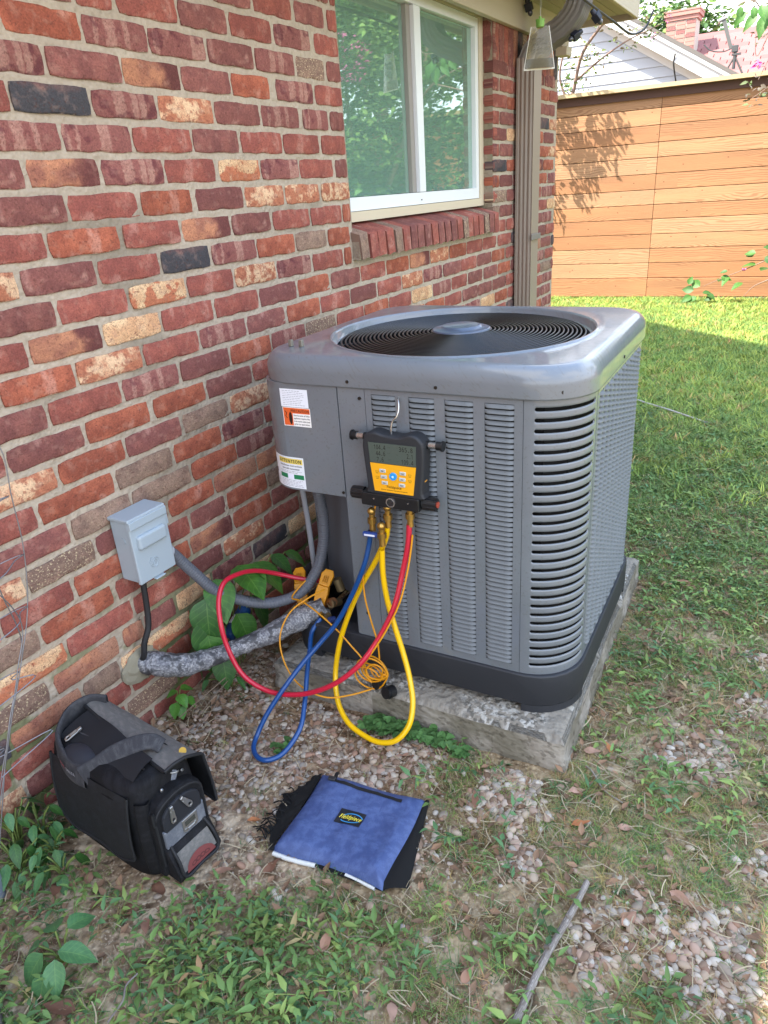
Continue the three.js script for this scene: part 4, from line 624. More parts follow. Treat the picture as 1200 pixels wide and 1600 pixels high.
hose('yellow_hose', 'thick yellow refrigerant hose hanging in a long teardrop loop', [[0.643, 0.55, -1.385], [0.642, 0.529, -1.385], [0.641, 0.472, -1.385], [0.649, 0.396, -1.385], [0.669, 0.324, -1.38], [0.692, 0.252, -1.375], [0.716, 0.186, -1.36], [0.738, 0.13, -1.33], [0.739, 0.08, -1.3], [0.712, 0.04, -1.275], [0.667, 0.023, -1.265], [0.612, 0.022, -1.27], [0.552, 0.033, -1.285], [0.499, 0.058, -1.32], [0.468, 0.106, -1.36], [0.475, 0.204, -1.385], [0.509, 0.312, -1.4], [0.554, 0.41, -1.41], [0.613, 0.51, -1.41], [0.646, 0.58, -1.407], [0.653, 0.615, -1.405]], 0.0077, 0xe8b800, [fitting([0.645, 0.604, -1.386]), fitting([0.656, 0.65, -1.404])], 200);
const hoseTag = thing('hose_tag', 'small navy printed tag clipped on the blue hose below the gauge', 'tag', [0.615, 0.587, -1.386], 0.1);
obj('band', rb(0.05, 0.013, 0.012, 0.004, [0, 0, 0]), M(0x1d3a7c, 0.5), hoseTag); obj('print', bx(0.03, 0.005, 0.0006, [-0.004, 0, 0.0062]), M(0xd8dcea, 0.5), hoseTag); obj('eyelet', cyl(0.0065, 0.0065, 0.003, [0.024, 0.001, 0.006], [Math.PI / 2, 0, 0], 16), steel, hoseTag);

const amber = M(0xd6900e, 0.45);
{
  const ca = thing('clamp_cable', 'thin orange clamp cable coiled into a loose bundle above the slab', 'cable');
  obj('wire', tube([[0.615, 0.66, -1.415], [0.606, 0.6, -1.405], [0.592, 0.54, -1.4], [0.574, 0.48, -1.395], [0.575, 0.39, -1.39], [0.592, 0.32, -1.385], [0.61, 0.26, -1.38], [0.612, 0.205, -1.38]], 0.0026, 80, 6), amber, ca);
  const R = rng(12), c = [0.592, 0.157, -1.372], lp = []; for (let i = 0; i <= 84; i++) { const a = i / 84 * Math.PI * 2 * 5.5, rx = 0.036 + 0.012 * Math.sin(a * 0.37 + 1) , ry = 0.033 + 0.012 * Math.cos(a * 0.31), t = Math.floor(a / 6.283); lp.push([c[0] + Math.cos(a) * rx + Math.sin(t * 2.1) * 0.012, c[1] + Math.sin(a) * ry + Math.cos(t * 1.7) * 0.01, c[2] + Math.sin(a * 0.5) * 0.012]); }
  obj('coil', tube(lp, 0.0026, 420, 6), amber, ca);
  obj('lead', [tube([[0.29, 0.318, -1.5], [0.28, 0.29, -1.44], [0.33, 0.3, -1.42], [0.4, 0.29, -1.4], [0.47, 0.255, -1.39], [0.52, 0.215, -1.385], [0.556, 0.185, -1.38], [0.57, 0.15, -1.375], [0.587, 0.125, -1.372]], 0.0026, 90, 6)], amber, ca);
  obj('ferrite', [cyl(0.017, 0.017, 0.03, [0.644, 0.112, -1.366], [1.2, 0.3, 0.3], 20), cyl(0.018, 0.018, 0.006, [0.644, 0.1125, -1.362], [1.2, 0.3, 0.3], 20)], blackP, ca);
  obj('ferrite', [cyl(0.014, 0.014, 0.03, [0.604, 0.118, -1.38], [1.2, 0.3, 0.3], 20)], blackP, ca);
  const cb = thing('sensor_cable', 'thin orange sensor cable hanging alongside the red hose', 'cable');
  obj('wire', tube([[0.726, 0.6, -1.4], [0.722, 0.56, -1.395], [0.715, 0.5, -1.382], [0.7, 0.42, -1.36], [0.665, 0.335, -1.335], [0.625, 0.262, -1.31], [0.585, 0.2, -1.33], [0.575, 0.165, -1.35], [0.594, 0.135, -1.358]], 0.0026, 90, 6), amber, cb);
  obj('lead', [tube([[0.375, 0.318, -1.48], [0.35, 0.31, -1.43], [0.315, 0.28, -1.38], [0.3, 0.22, -1.34], [0.32, 0.165, -1.315], [0.37, 0.115, -1.295], [0.42, 0.095, -1.29], [0.48, 0.085, -1.3], [0.54, 0.093, -1.33], [0.59, 0.108, -1.36]], 0.0026, 100, 6)], amber, cb);
}
const clampThing = (label, p, e) => {
  const t = thing('pipe_clamp', label, 'clamp', p, 0, 'orange temperature clamps on the pipes'); t.rotation.set(...e);
  const body = shapeGeo([[-0.013, -0.05], [0.013, -0.05], [0.017, 0.0], [0.015, 0.02], [-0.015, 0.02], [-0.017, 0.0]], 0.016, 0.003); body.translate(0, 0, -0.008); obj('jaw', body, amber, t);
  const gr = shapeGeo([[-0.014, 0.0], [0.014, 0.0], [0.017, 0.035], [0.01, 0.048], [-0.01, 0.048], [-0.017, 0.035]], 0.008, 0.003); gr.rotateX(-0.5); gr.translate(0, 0.022, -0.004); obj('grip', gr, amber, t);
  for (const x of [-0.006, 0, 0.006]) obj('rib', rb(0.0025, 0.022, 0.003, 0.001, [x, 0.044, 0.012 - 0.01], [-0.5, 0, 0]), M(0xb87a0a, 0.5), t);
  return t;
};
clampThing('orange clamp on the pipe left of the other, behind the grey conduit', [0.245, 0.258, -1.53], [-0.5, 0.4, 0.35]);
clampThing('orange clamp on the pipe end nearest the air conditioner', [0.345, 0.285, -1.505], [-0.4, 0.3, -0.12]);

// ---------------------------------------------------------------- electrical box, conduit, pipe set on the wall
const boxGrey = M(0x9fabb2, 0.42, { bumpMap: grayTex(128, 128, (u, v) => fbm(u * 30, v * 30, 5)), bumpScale: 0.0003 });
const dbox = thing('disconnect_box', 'light grey electrical disconnect box screwed to the brick wall', 'electrical box', [0, 0.475, -1.147]);
{
  obj('back_box', rb(0.062, 0.176, 0.122, 0.005, [0.031, 0.088, -0.001]), boxGrey, dbox);
  const lid = grp('lid', dbox); obj('cover', [rb(0.012, 0.18, 0.128, 0.004, [0.069, 0.088, 0]), rb(0.076, 0.01, 0.13, 0.003, [0.038, 0.182, 0])], boxGrey, lid); obj('lip', rb(0.006, 0.022, 0.128, 0.002, [0.077, 0.169, 0]), boxGrey, lid);
  obj('raised_panel', rb(0.018, 0.04, 0.098, 0.008, [0.077, 0.115, 0.0], null, 4), boxGrey, lid);
  obj('lock_tab', rb(0.014, 0.004, 0.034, 0.002, [0.076, -0.004, 0.0]), boxGrey, lid);
  const em = [new THREE.TorusGeometry(0.014, 0.0012, 6, 24), new THREE.TorusGeometry(0.0085, 0.001, 6, 20)]; for (let i = 0; i < 4; i++) em.push(tube([[-0.005, 0.005 - i * 0.0035, 0], [0, 0.007 - i * 0.0035, 0], [0.005, 0.004 - i * 0.0035, 0]], 0.0009, 8, 5));
  for (let i = 0; i < 4; i++) em.push(bx(0.0012, 0.006, 0.001, [-0.016 + i * 0.002, 0.008 + i * 0.003, 0], [0, 0, -0.6])); obj('emblem', em.map((g) => { g.rotateY(Math.PI / 2); g.translate(0.0755, 0.042, 0.006); return g; }), boxGrey, lid);
  obj('hinge', cyl(0.004, 0.004, 0.03, [0.07, 0.14, -0.066], null, 10), boxGrey, dbox); obj('knockout', [cyl(0.011, 0.011, 0.002, [0.035, 0.12, 0.0605], [Math.PI / 2, 0, 0], 16)], boxGrey, dbox);
}
const conduit = thing('flexible_conduit', 'grey flexible electrical conduit sagging from box to air conditioner', 'conduit');
{
  const p = [[0.038, 0.515, -1.2], [0.042, 0.5, -1.225], [0.05, 0.46, -1.25], [0.066, 0.405, -1.28], [0.1, 0.331, -1.32], [0.16, 0.277, -1.383], [0.22, 0.263, -1.43], [0.28, 0.284, -1.484], [0.31, 0.342, -1.537], [0.33, 0.424, -1.557], [0.34, 0.511, -1.558], [0.345, 0.605, -1.54], [0.345, 0.66, -1.535]];
  obj('sleeve', tubeVar(p, (t) => 0.0165 + 0.0005 * Math.sin(t * 700), 900, 16), M(0x5d6067, 0.5), conduit);
  obj('connector', [tubeVar([[0.036, 0.53, -1.19], [0.038, 0.512, -1.205], [0.041, 0.498, -1.226]], (t) => 0.018 + (t > 0.5 ? 0.002 : 0), 12, 16)], M(0xa9adb2, 0.4), conduit);
  obj('end_connector', [cyl(0.019, 0.019, 0.03, [0.345, 0.638, -1.537], null, 16)], M(0x55585e, 0.5), conduit);
  const c2 = thing('thin_conduit', 'thin straight grey conduit running down behind the compartment', 'conduit'); obj('sleeve', tubeVar([[0.285, 0.66, -1.54], [0.28, 0.5, -1.56], [0.268, 0.36, -1.58], [0.255, 0.26, -1.6]], () => 0.0085, 30, 10), M(0x8a8c92, 0.5), c2); obj('nut', cyl(0.012, 0.012, 0.016, [0.284, 0.64, -1.541], null, 6), M(0x8a8c92, 0.4), c2);
}
const bc = thing('black_cable', 'black cable dropping from the electrical box to the pipe', 'cable'); obj('sleeve', tubeVar([[0.034, 0.48, -1.128], [0.031, 0.444, -1.123], [0.031, 0.376, -1.117], [0.032, 0.319, -1.106], [0.027, 0.276, -1.085], [0.02, 0.23, -1.075], [-0.01, 0.21, -1.07]], () => 0.0085, 60, 10), M(0x1c1c1e, 0.6), bc); obj('grommet', cyl(0.012, 0.012, 0.012, [0.034, 0.474, -1.128], null, 12), M(0x202022, 0.6), bc);
const pipe = thing('insulated_pipe', 'lumpy pipe wrapped in torn silver and black insulation by the wall', 'pipe');
{
  const tape = pixTex(1024, 128, (u, v) => { const n = fbm(u * 36, v * 12, 801, 5), f = fbm(u * 150, v * 50, 803, 3), lo = fbm(u * 12, v * 4, 807, 3), w = Math.abs(fbm(u * 44 + n * 2, v * 15, 809, 3) - 0.5); let c = mix3([104, 104, 108], [176, 175, 174], sm(0.3, 0.7, f * 0.5 + n * 0.5)); c = mix3(c, [52, 52, 55], sm(0.48, 0.6, n * 0.6 + lo * 0.4) * 0.8); return mix3(c, [60, 60, 63], sm(0.03, 0.012, w) * 0.7); });
  const P = [[-0.03, 0.215, -1.07], [0.0, 0.207, -1.083], [0.06, 0.193, -1.116], [0.1, 0.173, -1.172], [0.16, 0.172, -1.271], [0.25, 0.198, -1.378], [0.32, 0.228, -1.462], [0.36, 0.25, -1.495]];
  obj('wrap', tubeVar(P, (t) => 0.0295 + 0.004 * Math.sin(t * 9), 260, 28, (t, a) => { const an = a * Math.PI * 2; return 0.86 + 0.3 * fbm(t * 34 + 40, Math.cos(an) * 1.6 + 5 + Math.sin(an) * 1.1, 811, 4) ; }), M(0xffffff, 0.6, { map: tape, metalness: 0.15, bumpMap: grayTex(512, 128, (u, v) => fbm(u * 40, v * 8, 813, 4)), bumpScale: 0.003 }), pipe);
  obj('pipe_end', cyl(0.014, 0.014, 0.05, [0.37, 0.256, -1.505], [0.6, 0, -0.9], 12), M(0x8a6040, 0.4, { metalness: 0.7 }), pipe);
}
const sealT = thing('wall_seal', 'crumbling putty patch where the pipe enters the brick wall', 'putty', [0.0, 0.2, -1.075]);
{ const g = new THREE.IcosahedronGeometry(0.05, 3), p = g.attributes.position; for (let i = 0; i < p.count; i++) { const x = p.getX(i), y = p.getY(i), z = p.getZ(i), f = 0.6 + 0.8 * vn3(x * 40, y * 40, z * 40, 820); p.setXYZ(i, x * f * 0.3, y * f * 1.1, z * f * 1.25); } g.computeVertexNormals(); obj('putty', g, M(0x8d8672, 0.95), sealT); }
const drier = thing('filter_drier', 'small blue filter drier canister with white label behind the pipe', 'filter', [0.082, 0.175, -1.395]);
{ drier.rotation.set(-1.05, 0, 0); obj('can', new THREE.LatheGeometry([[0, -0.06], [0.014, -0.06], [0.021, -0.052], [0.0225, -0.045], [0.0225, 0.045], [0.021, 0.052], [0.014, 0.06], [0, 0.06]].map((p) => new THREE.Vector2(...p)), 24), M(0x164a86, 0.4, { clearcoat: 0.3 }), drier); obj('label', new THREE.CylinderGeometry(0.0232, 0.0232, 0.03, 24, 1, true), M(0xffffff, 0.5, { map: canvasTex(256, 64, (g, w, h) => { g.fillStyle = '#dfe4e8'; g.fillRect(0, 0, w, h); g.fillStyle = '#445'; for (let i = 0; i < 7; i++) g.fillRect(10 + i * 34, 10, 20, 5 + (i % 3) * 12); }) }), drier); obj('stub', [cyl(0.007, 0.007, 0.03, [0, 0.07, 0]), cyl(0.007, 0.007, 0.03, [0, -0.07, 0])], M(0x9a6a44, 0.4, { metalness: 0.7 }), drier); }
// ---------------------------------------------------------------- hanging fly trap and string lights under the eave
const trap = thing('fly_trap', 'clear hanging fly trap bag with green cap under the eave', 'fly trap', [0.288, 1.958, -3.6], 0.5); trap.scale.set(0.46, 0.6, 0.5);
{
  const film = M(0xe6dfc8, 0.15, { transmission: 0.92, thickness: 0, ior: 1.4, side: THREE.DoubleSide }), hw = (v) => lerp(0.148, 0.085, v ** 1.1), dp = (u, v) => 0.03 * Math.sin(u * Math.PI) * Math.sin(Math.PI * Math.min(1, 0.15 + v * 0.8)) + 0.003 * (fbm(u * 8, v * 8, 831) - 0.5);
  obj('bag', [1, -1].map((s) => surf((u, v) => [(u - 0.5) * 2 * hw(v), -0.2 + v * 0.27, s * (dp(u, v) + 0.001)], 18, 18)), film, trap);
  obj('print', surf((u, v) => { const vv = 0.32 + v * 0.42, uu = 0.1 + u * 0.8; return [(uu - 0.5) * 2 * hw(vv), -0.2 + vv * 0.27, dp(uu, vv) + 0.003]; }, 12, 10), M(0xffffff, 0.5, { transparent: true, alphaTest: 0.5, side: THREE.DoubleSide, map: canvasTex(256, 256, (g, w, h) => { g.clearRect(0, 0, w, h); g.fillStyle = '#4c4a36'; const R = rng(4); for (let i = 0; i < 18; i++) { let x = 14; while (x < 232) { const ww = 5 + R() * 20; if (R() < 0.8) g.fillRect(x, 10 + i * 13, ww, i % 6 === 0 ? 9 : 5); x += ww + 5; } } }) }), trap);
  obj('liquid', surf((u, v) => { const vv = 0.03 + v * 0.22; return [(u - 0.5) * 1.9 * hw(vv), -0.2 + vv * 0.27, (u - 0.5) * 0 + dp(u, vv) * 0.8]; }, 14, 6), M(0x3a3a34, 0.3, { side: THREE.DoubleSide }), trap);
  obj('seam', [tube([[-0.148, -0.2, 0], [0.148, -0.2, 0]], 0.006, 8, 6), tube([[-0.148, -0.2, 0], [-0.085, 0.07, 0]], 0.0035, 8, 6), tube([[0.148, -0.2, 0], [0.085, 0.07, 0]], 0.0035, 8, 6)], M(0xd9d4c8, 0.4), trap);
  const grn = M(0x6f9a3c, 0.5); obj('cap', [cyl(0.04, 0.037, 0.042, [0, 0.085, 0], null, 20), cyl(0.043, 0.043, 0.007, [0, 0.108, 0], null, 20), cyl(0.012, 0.012, 0.02, [0, 0.12, 0], null, 12)], grn, trap);
  obj('hanger', tube([[0, 0.13, 0], [0.004, 0.2, 0.0], [-0.004, 0.27, 0.01], [0.0, 0.36, 0.0]], 0.0015, 20, 5), M(0xb9b9b4, 0.4, { metalness: 0.5 }), trap);
}
const lights = thing('string_lights', 'black string light cable with sockets along the eave corner', 'string lights');
{
  obj('cable', tube([[0.38, 2.19, -1.0], [0.385, 2.17, -1.8], [0.385, 2.15, -2.6], [0.375, 2.16, -3.4], [0.37, 2.14, -4.0], [0.38, 2.12, -4.5], [0.41, 2.1, -4.86], [0.44, 2.16, -5.05], [0.46, 2.24, -5.1]], 0.006, 120, 6), M(0x1c1c20, 0.5), lights);
  for (const [x, y, z, e] of [[0.42, 2.07, -4.03, 0.7], [0.3, 2.02, -4.1, -0.9], [0.2, 2.13, -4.3, 0.2], [0.06, 2.175, -4.1, 0.3]]) { const s = obj('socket', [rb(0.055, 0.06, 0.055, 0.006), cyl(0.017, 0.022, 0.04, [0, 0.045, 0], null, 12)], M(0x1a1d2a, 0.5), lights); s.position.set(x, y, z); s.rotation.set(e, 0, e * 0.7); s.scale.setScalar(0.62); obj('bulb', xf(new THREE.SphereGeometry(0.021, 14, 10), [0, -0.04, 0], null, [1, 1.3, 1]), M(0x3a3c42, 0.1, { clearcoat: 1 }), s); }
}
// ---------------------------------------------------------------- tool bag
const fabTex = (a, b, s) => pixTex(256, 256, (u, v, x, y) => { const w = ((x + (y >> 1)) & 3) < 2 ? 1 : 0.9, n = fbm(u * 8, v * 8, s, 4), f = fbm(u * 70, v * 70, s + 4, 2); return mix3(a, b, sm(0.35, 0.75, n * 0.7 + f * 0.3)).map((q) => q * w); });
const weave = grayTex(128, 128, (u, v, x, y) => 0.5 + 0.25 * Math.sin(x * 1.57) * Math.sin(y * 1.57) + 0.3 * (fbm(u * 6, v * 6, 7) - 0.5));
const bagBlack = M(0xffffff, 0.8, { map: fabTex([9, 9, 12], [26, 26, 30], 901), bumpMap: weave, bumpScale: 0.0006, specularIntensity: 0.6 }), bagGrey = M(0xffffff, 0.82, { map: fabTex([98, 96, 92], [114, 110, 105], 905), bumpMap: weave, bumpScale: 0.0005, side: THREE.DoubleSide }), bagStrap = M(0xffffff, 0.85, { map: fabTex([48, 48, 52], [70, 70, 72], 909), bumpMap: weave, bumpScale: 0.0006 });
const bagSlate = M(0xffffff, 0.75, { map: fabTex([92, 96, 104], [118, 121, 126], 913), bumpMap: weave, bumpScale: 0.0005 }), piping = M(0x131417, 0.7), nickel = M(0xa9a9a6, 0.3, { metalness: 0.85 });
const bag = thing('tool_bag', 'black tool bag with grey flap and strap standing against the brick wall', 'bag', [0.258, 0, -0.775], -0.085); bag.scale.set(0.93, 1.05, 0.95);
{
  const toL = ([x, y, z]) => { const c = Math.cos(-0.085), s = Math.sin(-0.085), X = x - 0.255, Z = z + 0.775; return [X * c - Z * s, y, X * s + Z * c]; };
  const se = (a, b, N, e = 0.42) => Array.from({ length: N }, (_, i) => { const t = i / N * Math.PI * 2, c = Math.cos(t), s = Math.sin(t); return [Math.sign(c) * Math.abs(c) ** e * a, Math.sign(s) * Math.abs(s) ** e * b]; });
  const N = 72, rings = [], prof = [[0.0, 0.17, 0.082], [0.004, 0.182, 0.092], [0.04, 0.186, 0.098], [0.1, 0.185, 0.1], [0.16, 0.182, 0.098], [0.205, 0.18, 0.094], [0.236, 0.176, 0.084], [0.248, 0.166, 0.066], [0.25, 0.1, 0.03], [0.25, 0.0, 0.0]];
  prof.forEach(([y, a, b]) => rings.push(se(a, b, N).map(([x, z]) => { const n = (vn3(x * 14, y * 14, z * 14, 921) - 0.5) * 0.016 * sm(0, 0.03, y); return [x * (1 + n * 2), y + n * 0.5, z * (1 + n * 4)]; })));
  obj('body', ringSurf(rings.reverse(), N, 6), bagBlack, bag);
  // big hanging flap on the long side facing the camera, with a stitched border
  const sideF = (u, v) => { const x = lerp(-0.155, 0.15, u), y = lerp(0.05, 0.225, v) - 0.02 * (1 - v) * (Math.abs(u - 0.5) * 2) ** 4 * -1; return [x, y, 0.104 - 0.018 * v * v + 0.004 * Math.sin(u * 9) * (1 - v) + 0.006 * Math.sin(u * Math.PI)]; };
  obj('side_flap', surf(sideF, 20, 14, [3, 2]), M(0xffffff, 0.72, { map: fabTex([11, 12, 17], [25, 27, 34], 925), bumpMap: weave, bumpScale: 0.0006, side: THREE.DoubleSide }), bag);
  const bord = []; for (let i = 0; i <= 6; i++) bord.push(sideF(0, 1 - i / 6)); for (let i = 1; i <= 8; i++) bord.push(sideF(i / 8, 0)); for (let i = 1; i <= 6; i++) bord.push(sideF(1, i / 6)); obj('side_piping', tube(bord, 0.0035, 90, 6), piping, bag);
  // mouth of the bag: dark zipped strip and padding
  obj('mouth_strip', surf((u, v) => [lerp(-0.15, 0.15, u), 0.248 + 0.018 * v + 0.006 * Math.sin(v * Math.PI) - 0.003 * Math.sin(u * 11), lerp(0.06, lerp(-0.04, 0.0, u), v)], 20, 6, [3, 1]), M(0x121317, 0.8), bag);
  obj('inner_pad', xf(new THREE.SphereGeometry(0.05, 20, 14), [-0.045, 0.228, 0.06], [0, 0.1, 0], [1.5, 0.62, 0.7]), M(0x23272f, 0.6, { sheen: 0.3 }), bag);
  obj('zip_teeth', tube([[-0.15, 0.252, 0.028], [-0.05, 0.259, 0.024], [0.06, 0.258, 0.022], [0.14, 0.252, 0.022]], 0.0022, 40, 5), M(0x3b3b3e, 0.5), bag);
  // grey flap over the top and down the far side
  const cap = (u, v) => { const x = lerp(-0.172, 0.192, u) + 0.004 * Math.sin(v * 7); let y, z; if (v < 0.5) { const t = v / 0.5; z = lerp(lerp(-0.036, 0.004, u), -0.104, t); y = 0.268 + 0.006 * Math.sin(t * Math.PI) - 0.03 * t * t - 0.014 * u; } else { const t = (v - 0.5) / 0.5; z = -0.104 - 0.012 * Math.sin(t * 2.2); y = 0.238 - 0.014 * u - 0.14 * t; } return [x, y - 0.006 * Math.sin(u * Math.PI) * (v < 0.5 ? 1 : 0) + (fbm(u * 4, v * 4, 931) - 0.5) * 0.008, z]; };
  obj('top_flap', surf((u, v) => cap(u, v * 0.52), 24, 14, [4, 2]), bagGrey, bag);
  obj('far_flap', surf((u, v) => cap(u, 0.52 + v * 0.48), 24, 8, [4, 1]), M(0xffffff, 0.8, { map: bagBlack.map, side: THREE.DoubleSide }), bag);
  const eb = []; for (let i = 0; i <= 14; i++) eb.push(cap(1, i / 14)); for (let i = 1; i <= 8; i++) eb.push(cap(1 - i / 8, 1)); obj('flap_piping', tube(eb, 0.004, 90, 6), piping, bag); obj('flap_piping', tube(Array.from({ length: 9 }, (_, i) => cap(i / 8, 0)), 0.004, 40, 6), piping, bag);
  // padded shoulder strap lying round the near edge
  const st = [[0.12, 0.256, -0.868], [0.085, 0.262, -0.845], [0.072, 0.262, -0.81], [0.072, 0.257, -0.78], [0.082, 0.249, -0.752], [0.1, 0.24, -0.725], [0.145, 0.226, -0.7], [0.2, 0.218, -0.686], [0.25, 0.22, -0.684]].map(toL);
  const st2 = [[0.243, 0.224, -0.681], [0.27, 0.24, -0.705], [0.3, 0.262, -0.74], [0.335, 0.275, -0.775], [0.365, 0.274, -0.8], [0.385, 0.262, -0.808]].map(toL);
  obj('strap_pad', ribbon(st, 0.052, 0.013, (t) => V(0.25 * (1 - t), 1, -0.25 * t), 60, 14), bagStrap, bag); obj('strap', ribbon(st2, (t) => lerp(0.05, 0.036, t), 0.011, (t) => V(0, 1 - 0.75 * t, -0.3 - 0.9 * t), 50, 14), bagStrap, bag);
  obj('strap_print', surf((u, v) => { const c = curve(st).getPointAt(lerp(0.62, 0.94, u)); return [c.x, c.y + (v - 0.5) * 0.017 + 0.006, c.z + 0.0085 + 0.0012]; }, 14, 1), M(0xffffff, 0.8, { transparent: true, alphaTest: 0.4, side: THREE.DoubleSide, map: canvasTex(384, 64, (g, w, h) => { g.clearRect(0, 0, w, h); g.font = 'bold 46px sans-serif'; g.fillStyle = '#85858d'; g.fillText('TEC', 6, 50); g.fillStyle = '#a8404a'; g.fillText('PAC', 108, 50); g.fillStyle = '#8d8d94'; g.fillText('DELTA', 214, 50, 160); }) }), bag);
  obj('strap_keeper', ribbon(st.slice(5, 8).map((p) => [p[0] - 0.002, p[1] - 0.02, p[2] + 0.002]), 0.03, 0.006, () => V(0, 1, 0), 20, 10), bagBlack, bag);
  // pocket end
  const face = (pts, d, bev, x, rz = 0) => { const g = shapeGeo(pts.map(([z, y]) => [-z, y]).reverse(), d, bev); g.rotateY(Math.PI / 2); g.rotateZ(rz); g.translate(x, 0, 0); return boxUV(g, 6); };
  const arch = (w, y0, y1, n = 8) => { const p = [[w, y0], [w, y1 - w * 0.55]]; for (let i = 0; i <= n; i++) { const t = i / n * Math.PI; p.push([Math.cos(t) * w, y1 - w * 0.55 + Math.sin(t) * w * 0.55]); } p.push([-w, y0]); return p; };
  obj('pocket', face(arch(0.066, 0.03, 0.205), 0.03, 0.008, 0.176), bagBlack, bag); obj('pocket_piping', tube(arch(0.068, 0.05, 0.205, 14).map(([z, y]) => [0.211, y, z]), 0.0035, 80, 6), piping, bag);
  obj('pocket_top', face(arch(0.052, 0.135, 0.192), 0.006, 0.003, 0.212), M(0x17191f, 0.7), bag);
  obj('grey_band', face([[-0.056, 0.093], [0.056, 0.093], [0.056, 0.137], [-0.056, 0.137]], 0.005, 0.003, 0.213), bagSlate, bag);
  obj('nameplate', [rb(0.003, 0.032, 0.044, 0.001, [0.222, 0.118, -0.012]), ...[-1, 1].map((s) => cyl(0.0045, 0.0045, 0.004, [0.223, 0.105, -0.012 + s * 0.014], [0, 0, Math.PI / 2], 12)), rb(0.003, 0.004, 0.03, 0.001, [0.2235, 0.105, -0.012])], nickel, bag);
  obj('nameplate_print', bx(0.0006, 0.012, 0.03, [0.2238, 0.121, -0.012]), M(0x3b3c36, 0.5), bag);
  const low = shapeGeo([[0, 0.02], [0.052, 0.018], [0.058, 0.03], [0.03, 0.088], [0.012, 0.096], [0, 0.09]], 0.118, 0.006); low.translate(0.19, 0, -0.059); obj('lower_pocket', boxUV(low, 6), bagBlack, bag);
  const pl = surf((u, v) => { const t = v, w = 0.05 - 0.004 * t; return [lerp(0.2535, 0.2185, t) + 0.006 * Math.sin(v * Math.PI), lerp(0.03, 0.094, t), (u - 0.5) * 2 * w]; }, 12, 8, [2, 2]); obj('lower_flap', pl, bagGrey, bag);
  obj('flap_edge', tube([[0.2205, 0.096, -0.05], [0.2455, 0.066, -0.053], [0.256, 0.028, -0.05], [0.256, 0.026, 0.0], [0.256, 0.028, 0.05], [0.2455, 0.066, 0.053], [0.2205, 0.096, 0.05]], 0.004, 80, 6), piping, bag);
  obj('red_patch', surf((u, v) => { const a = (u - 0.5) * 2, y0 = 0.03, y1 = 0.03 + 0.028 * Math.sqrt(1 - a * a * 0.98); const y = lerp(y0, y1, v), t = (y - 0.03) / 0.064; return [lerp(0.2535, 0.2185, t) + 0.006 * Math.sin(t * Math.PI) + 0.0015, y, -a * 0.043]; }, 16, 4), M(0xffffff, 0.7, { map: canvasTex(128, 64, (g, w, h) => { g.fillStyle = '#6a302e'; g.fillRect(0, 0, w, h); g.strokeStyle = '#4a1c1c'; g.lineWidth = 5; for (let i = 0; i < 4; i++) { g.beginPath(); g.arc(34 + i * 20, 40, 9, 0, 7); g.stroke(); } }), side: THREE.DoubleSide }), bag);
  const pull = (p, e) => { const s = new THREE.Shape([[-0.0045, 0], [0.0045, 0], [0.007, -0.028], [0.004, -0.034], [-0.004, -0.034], [-0.007, -0.028]].map((q) => new THREE.Vector2(...q))); const h = new THREE.Path(); h.absellipse(0, -0.0255, 0.0042, 0.0052, 0, Math.PI * 2); s.holes.push(h); const g = new THREE.ExtrudeGeometry(s, { depth: 0.002, bevelEnabled: true, bevelThickness: 0.0006, bevelSize: 0.0006, bevelSegments: 1 }); const m = obj('zip_pull', [g, bx(0.003, 0.016, 0.0015, [-0.0035, -0.01, 0.003]), bx(0.003, 0.016, 0.0015, [0.0035, -0.01, 0.003]), rb(0.009, 0.011, 0.007, 0.002, [0, 0.005, 0.001])], nickel, bag); m.position.set(...p); m.rotation.set(...e); return m; };
  pull([0.222, 0.182, 0.028], [0, Math.PI / 2, 0.0]); pull([0.224, 0.186, -0.006], [-0.0, Math.PI / 2, 0.55]); pull([-0.105, 0.264, 0.03], [-1.25, 0, -0.3]);
  obj('d_ring', [xf(new THREE.TorusGeometry(0.017, 0.0028, 8, 28), [0.158, 0.232, -0.05], [0.5, 0.8, 0]), xf(new THREE.TorusGeometry(0.012, 0.002, 8, 24), [0.172, 0.222, -0.03], [1.2, 0.2, 0])], nickel, bag);
  obj('ring_tab', rb(0.05, 0.035, 0.006, 0.003, [0.168, 0.222, -0.01], [-0.6, 0.9, 0]), bagSlate, bag); obj('rivet', [cyl(0.004, 0.004, 0.004, [0.19, 0.215, 0.02], [0, 0, Math.PI / 2 - 0.4], 12), cyl(0.004, 0.004, 0.004, [0.186, 0.22, -0.045], [0, 0, Math.PI / 2 - 0.4], 12)], nickel, bag);
  obj('tool_handle', [cyl(0.009, 0.01, 0.08, [0.15, 0.215, -0.075], [0.2, 0, -0.5], 12)], M(0xb08a20, 0.5), bag); obj('side_tube', ribbon([[0.176, 0.03, 0.072], [0.18, 0.12, 0.078], [0.172, 0.21, 0.066]], 0.034, 0.026, () => V(1, 0, -0.8), 20, 12), bagBlack, bag);
}
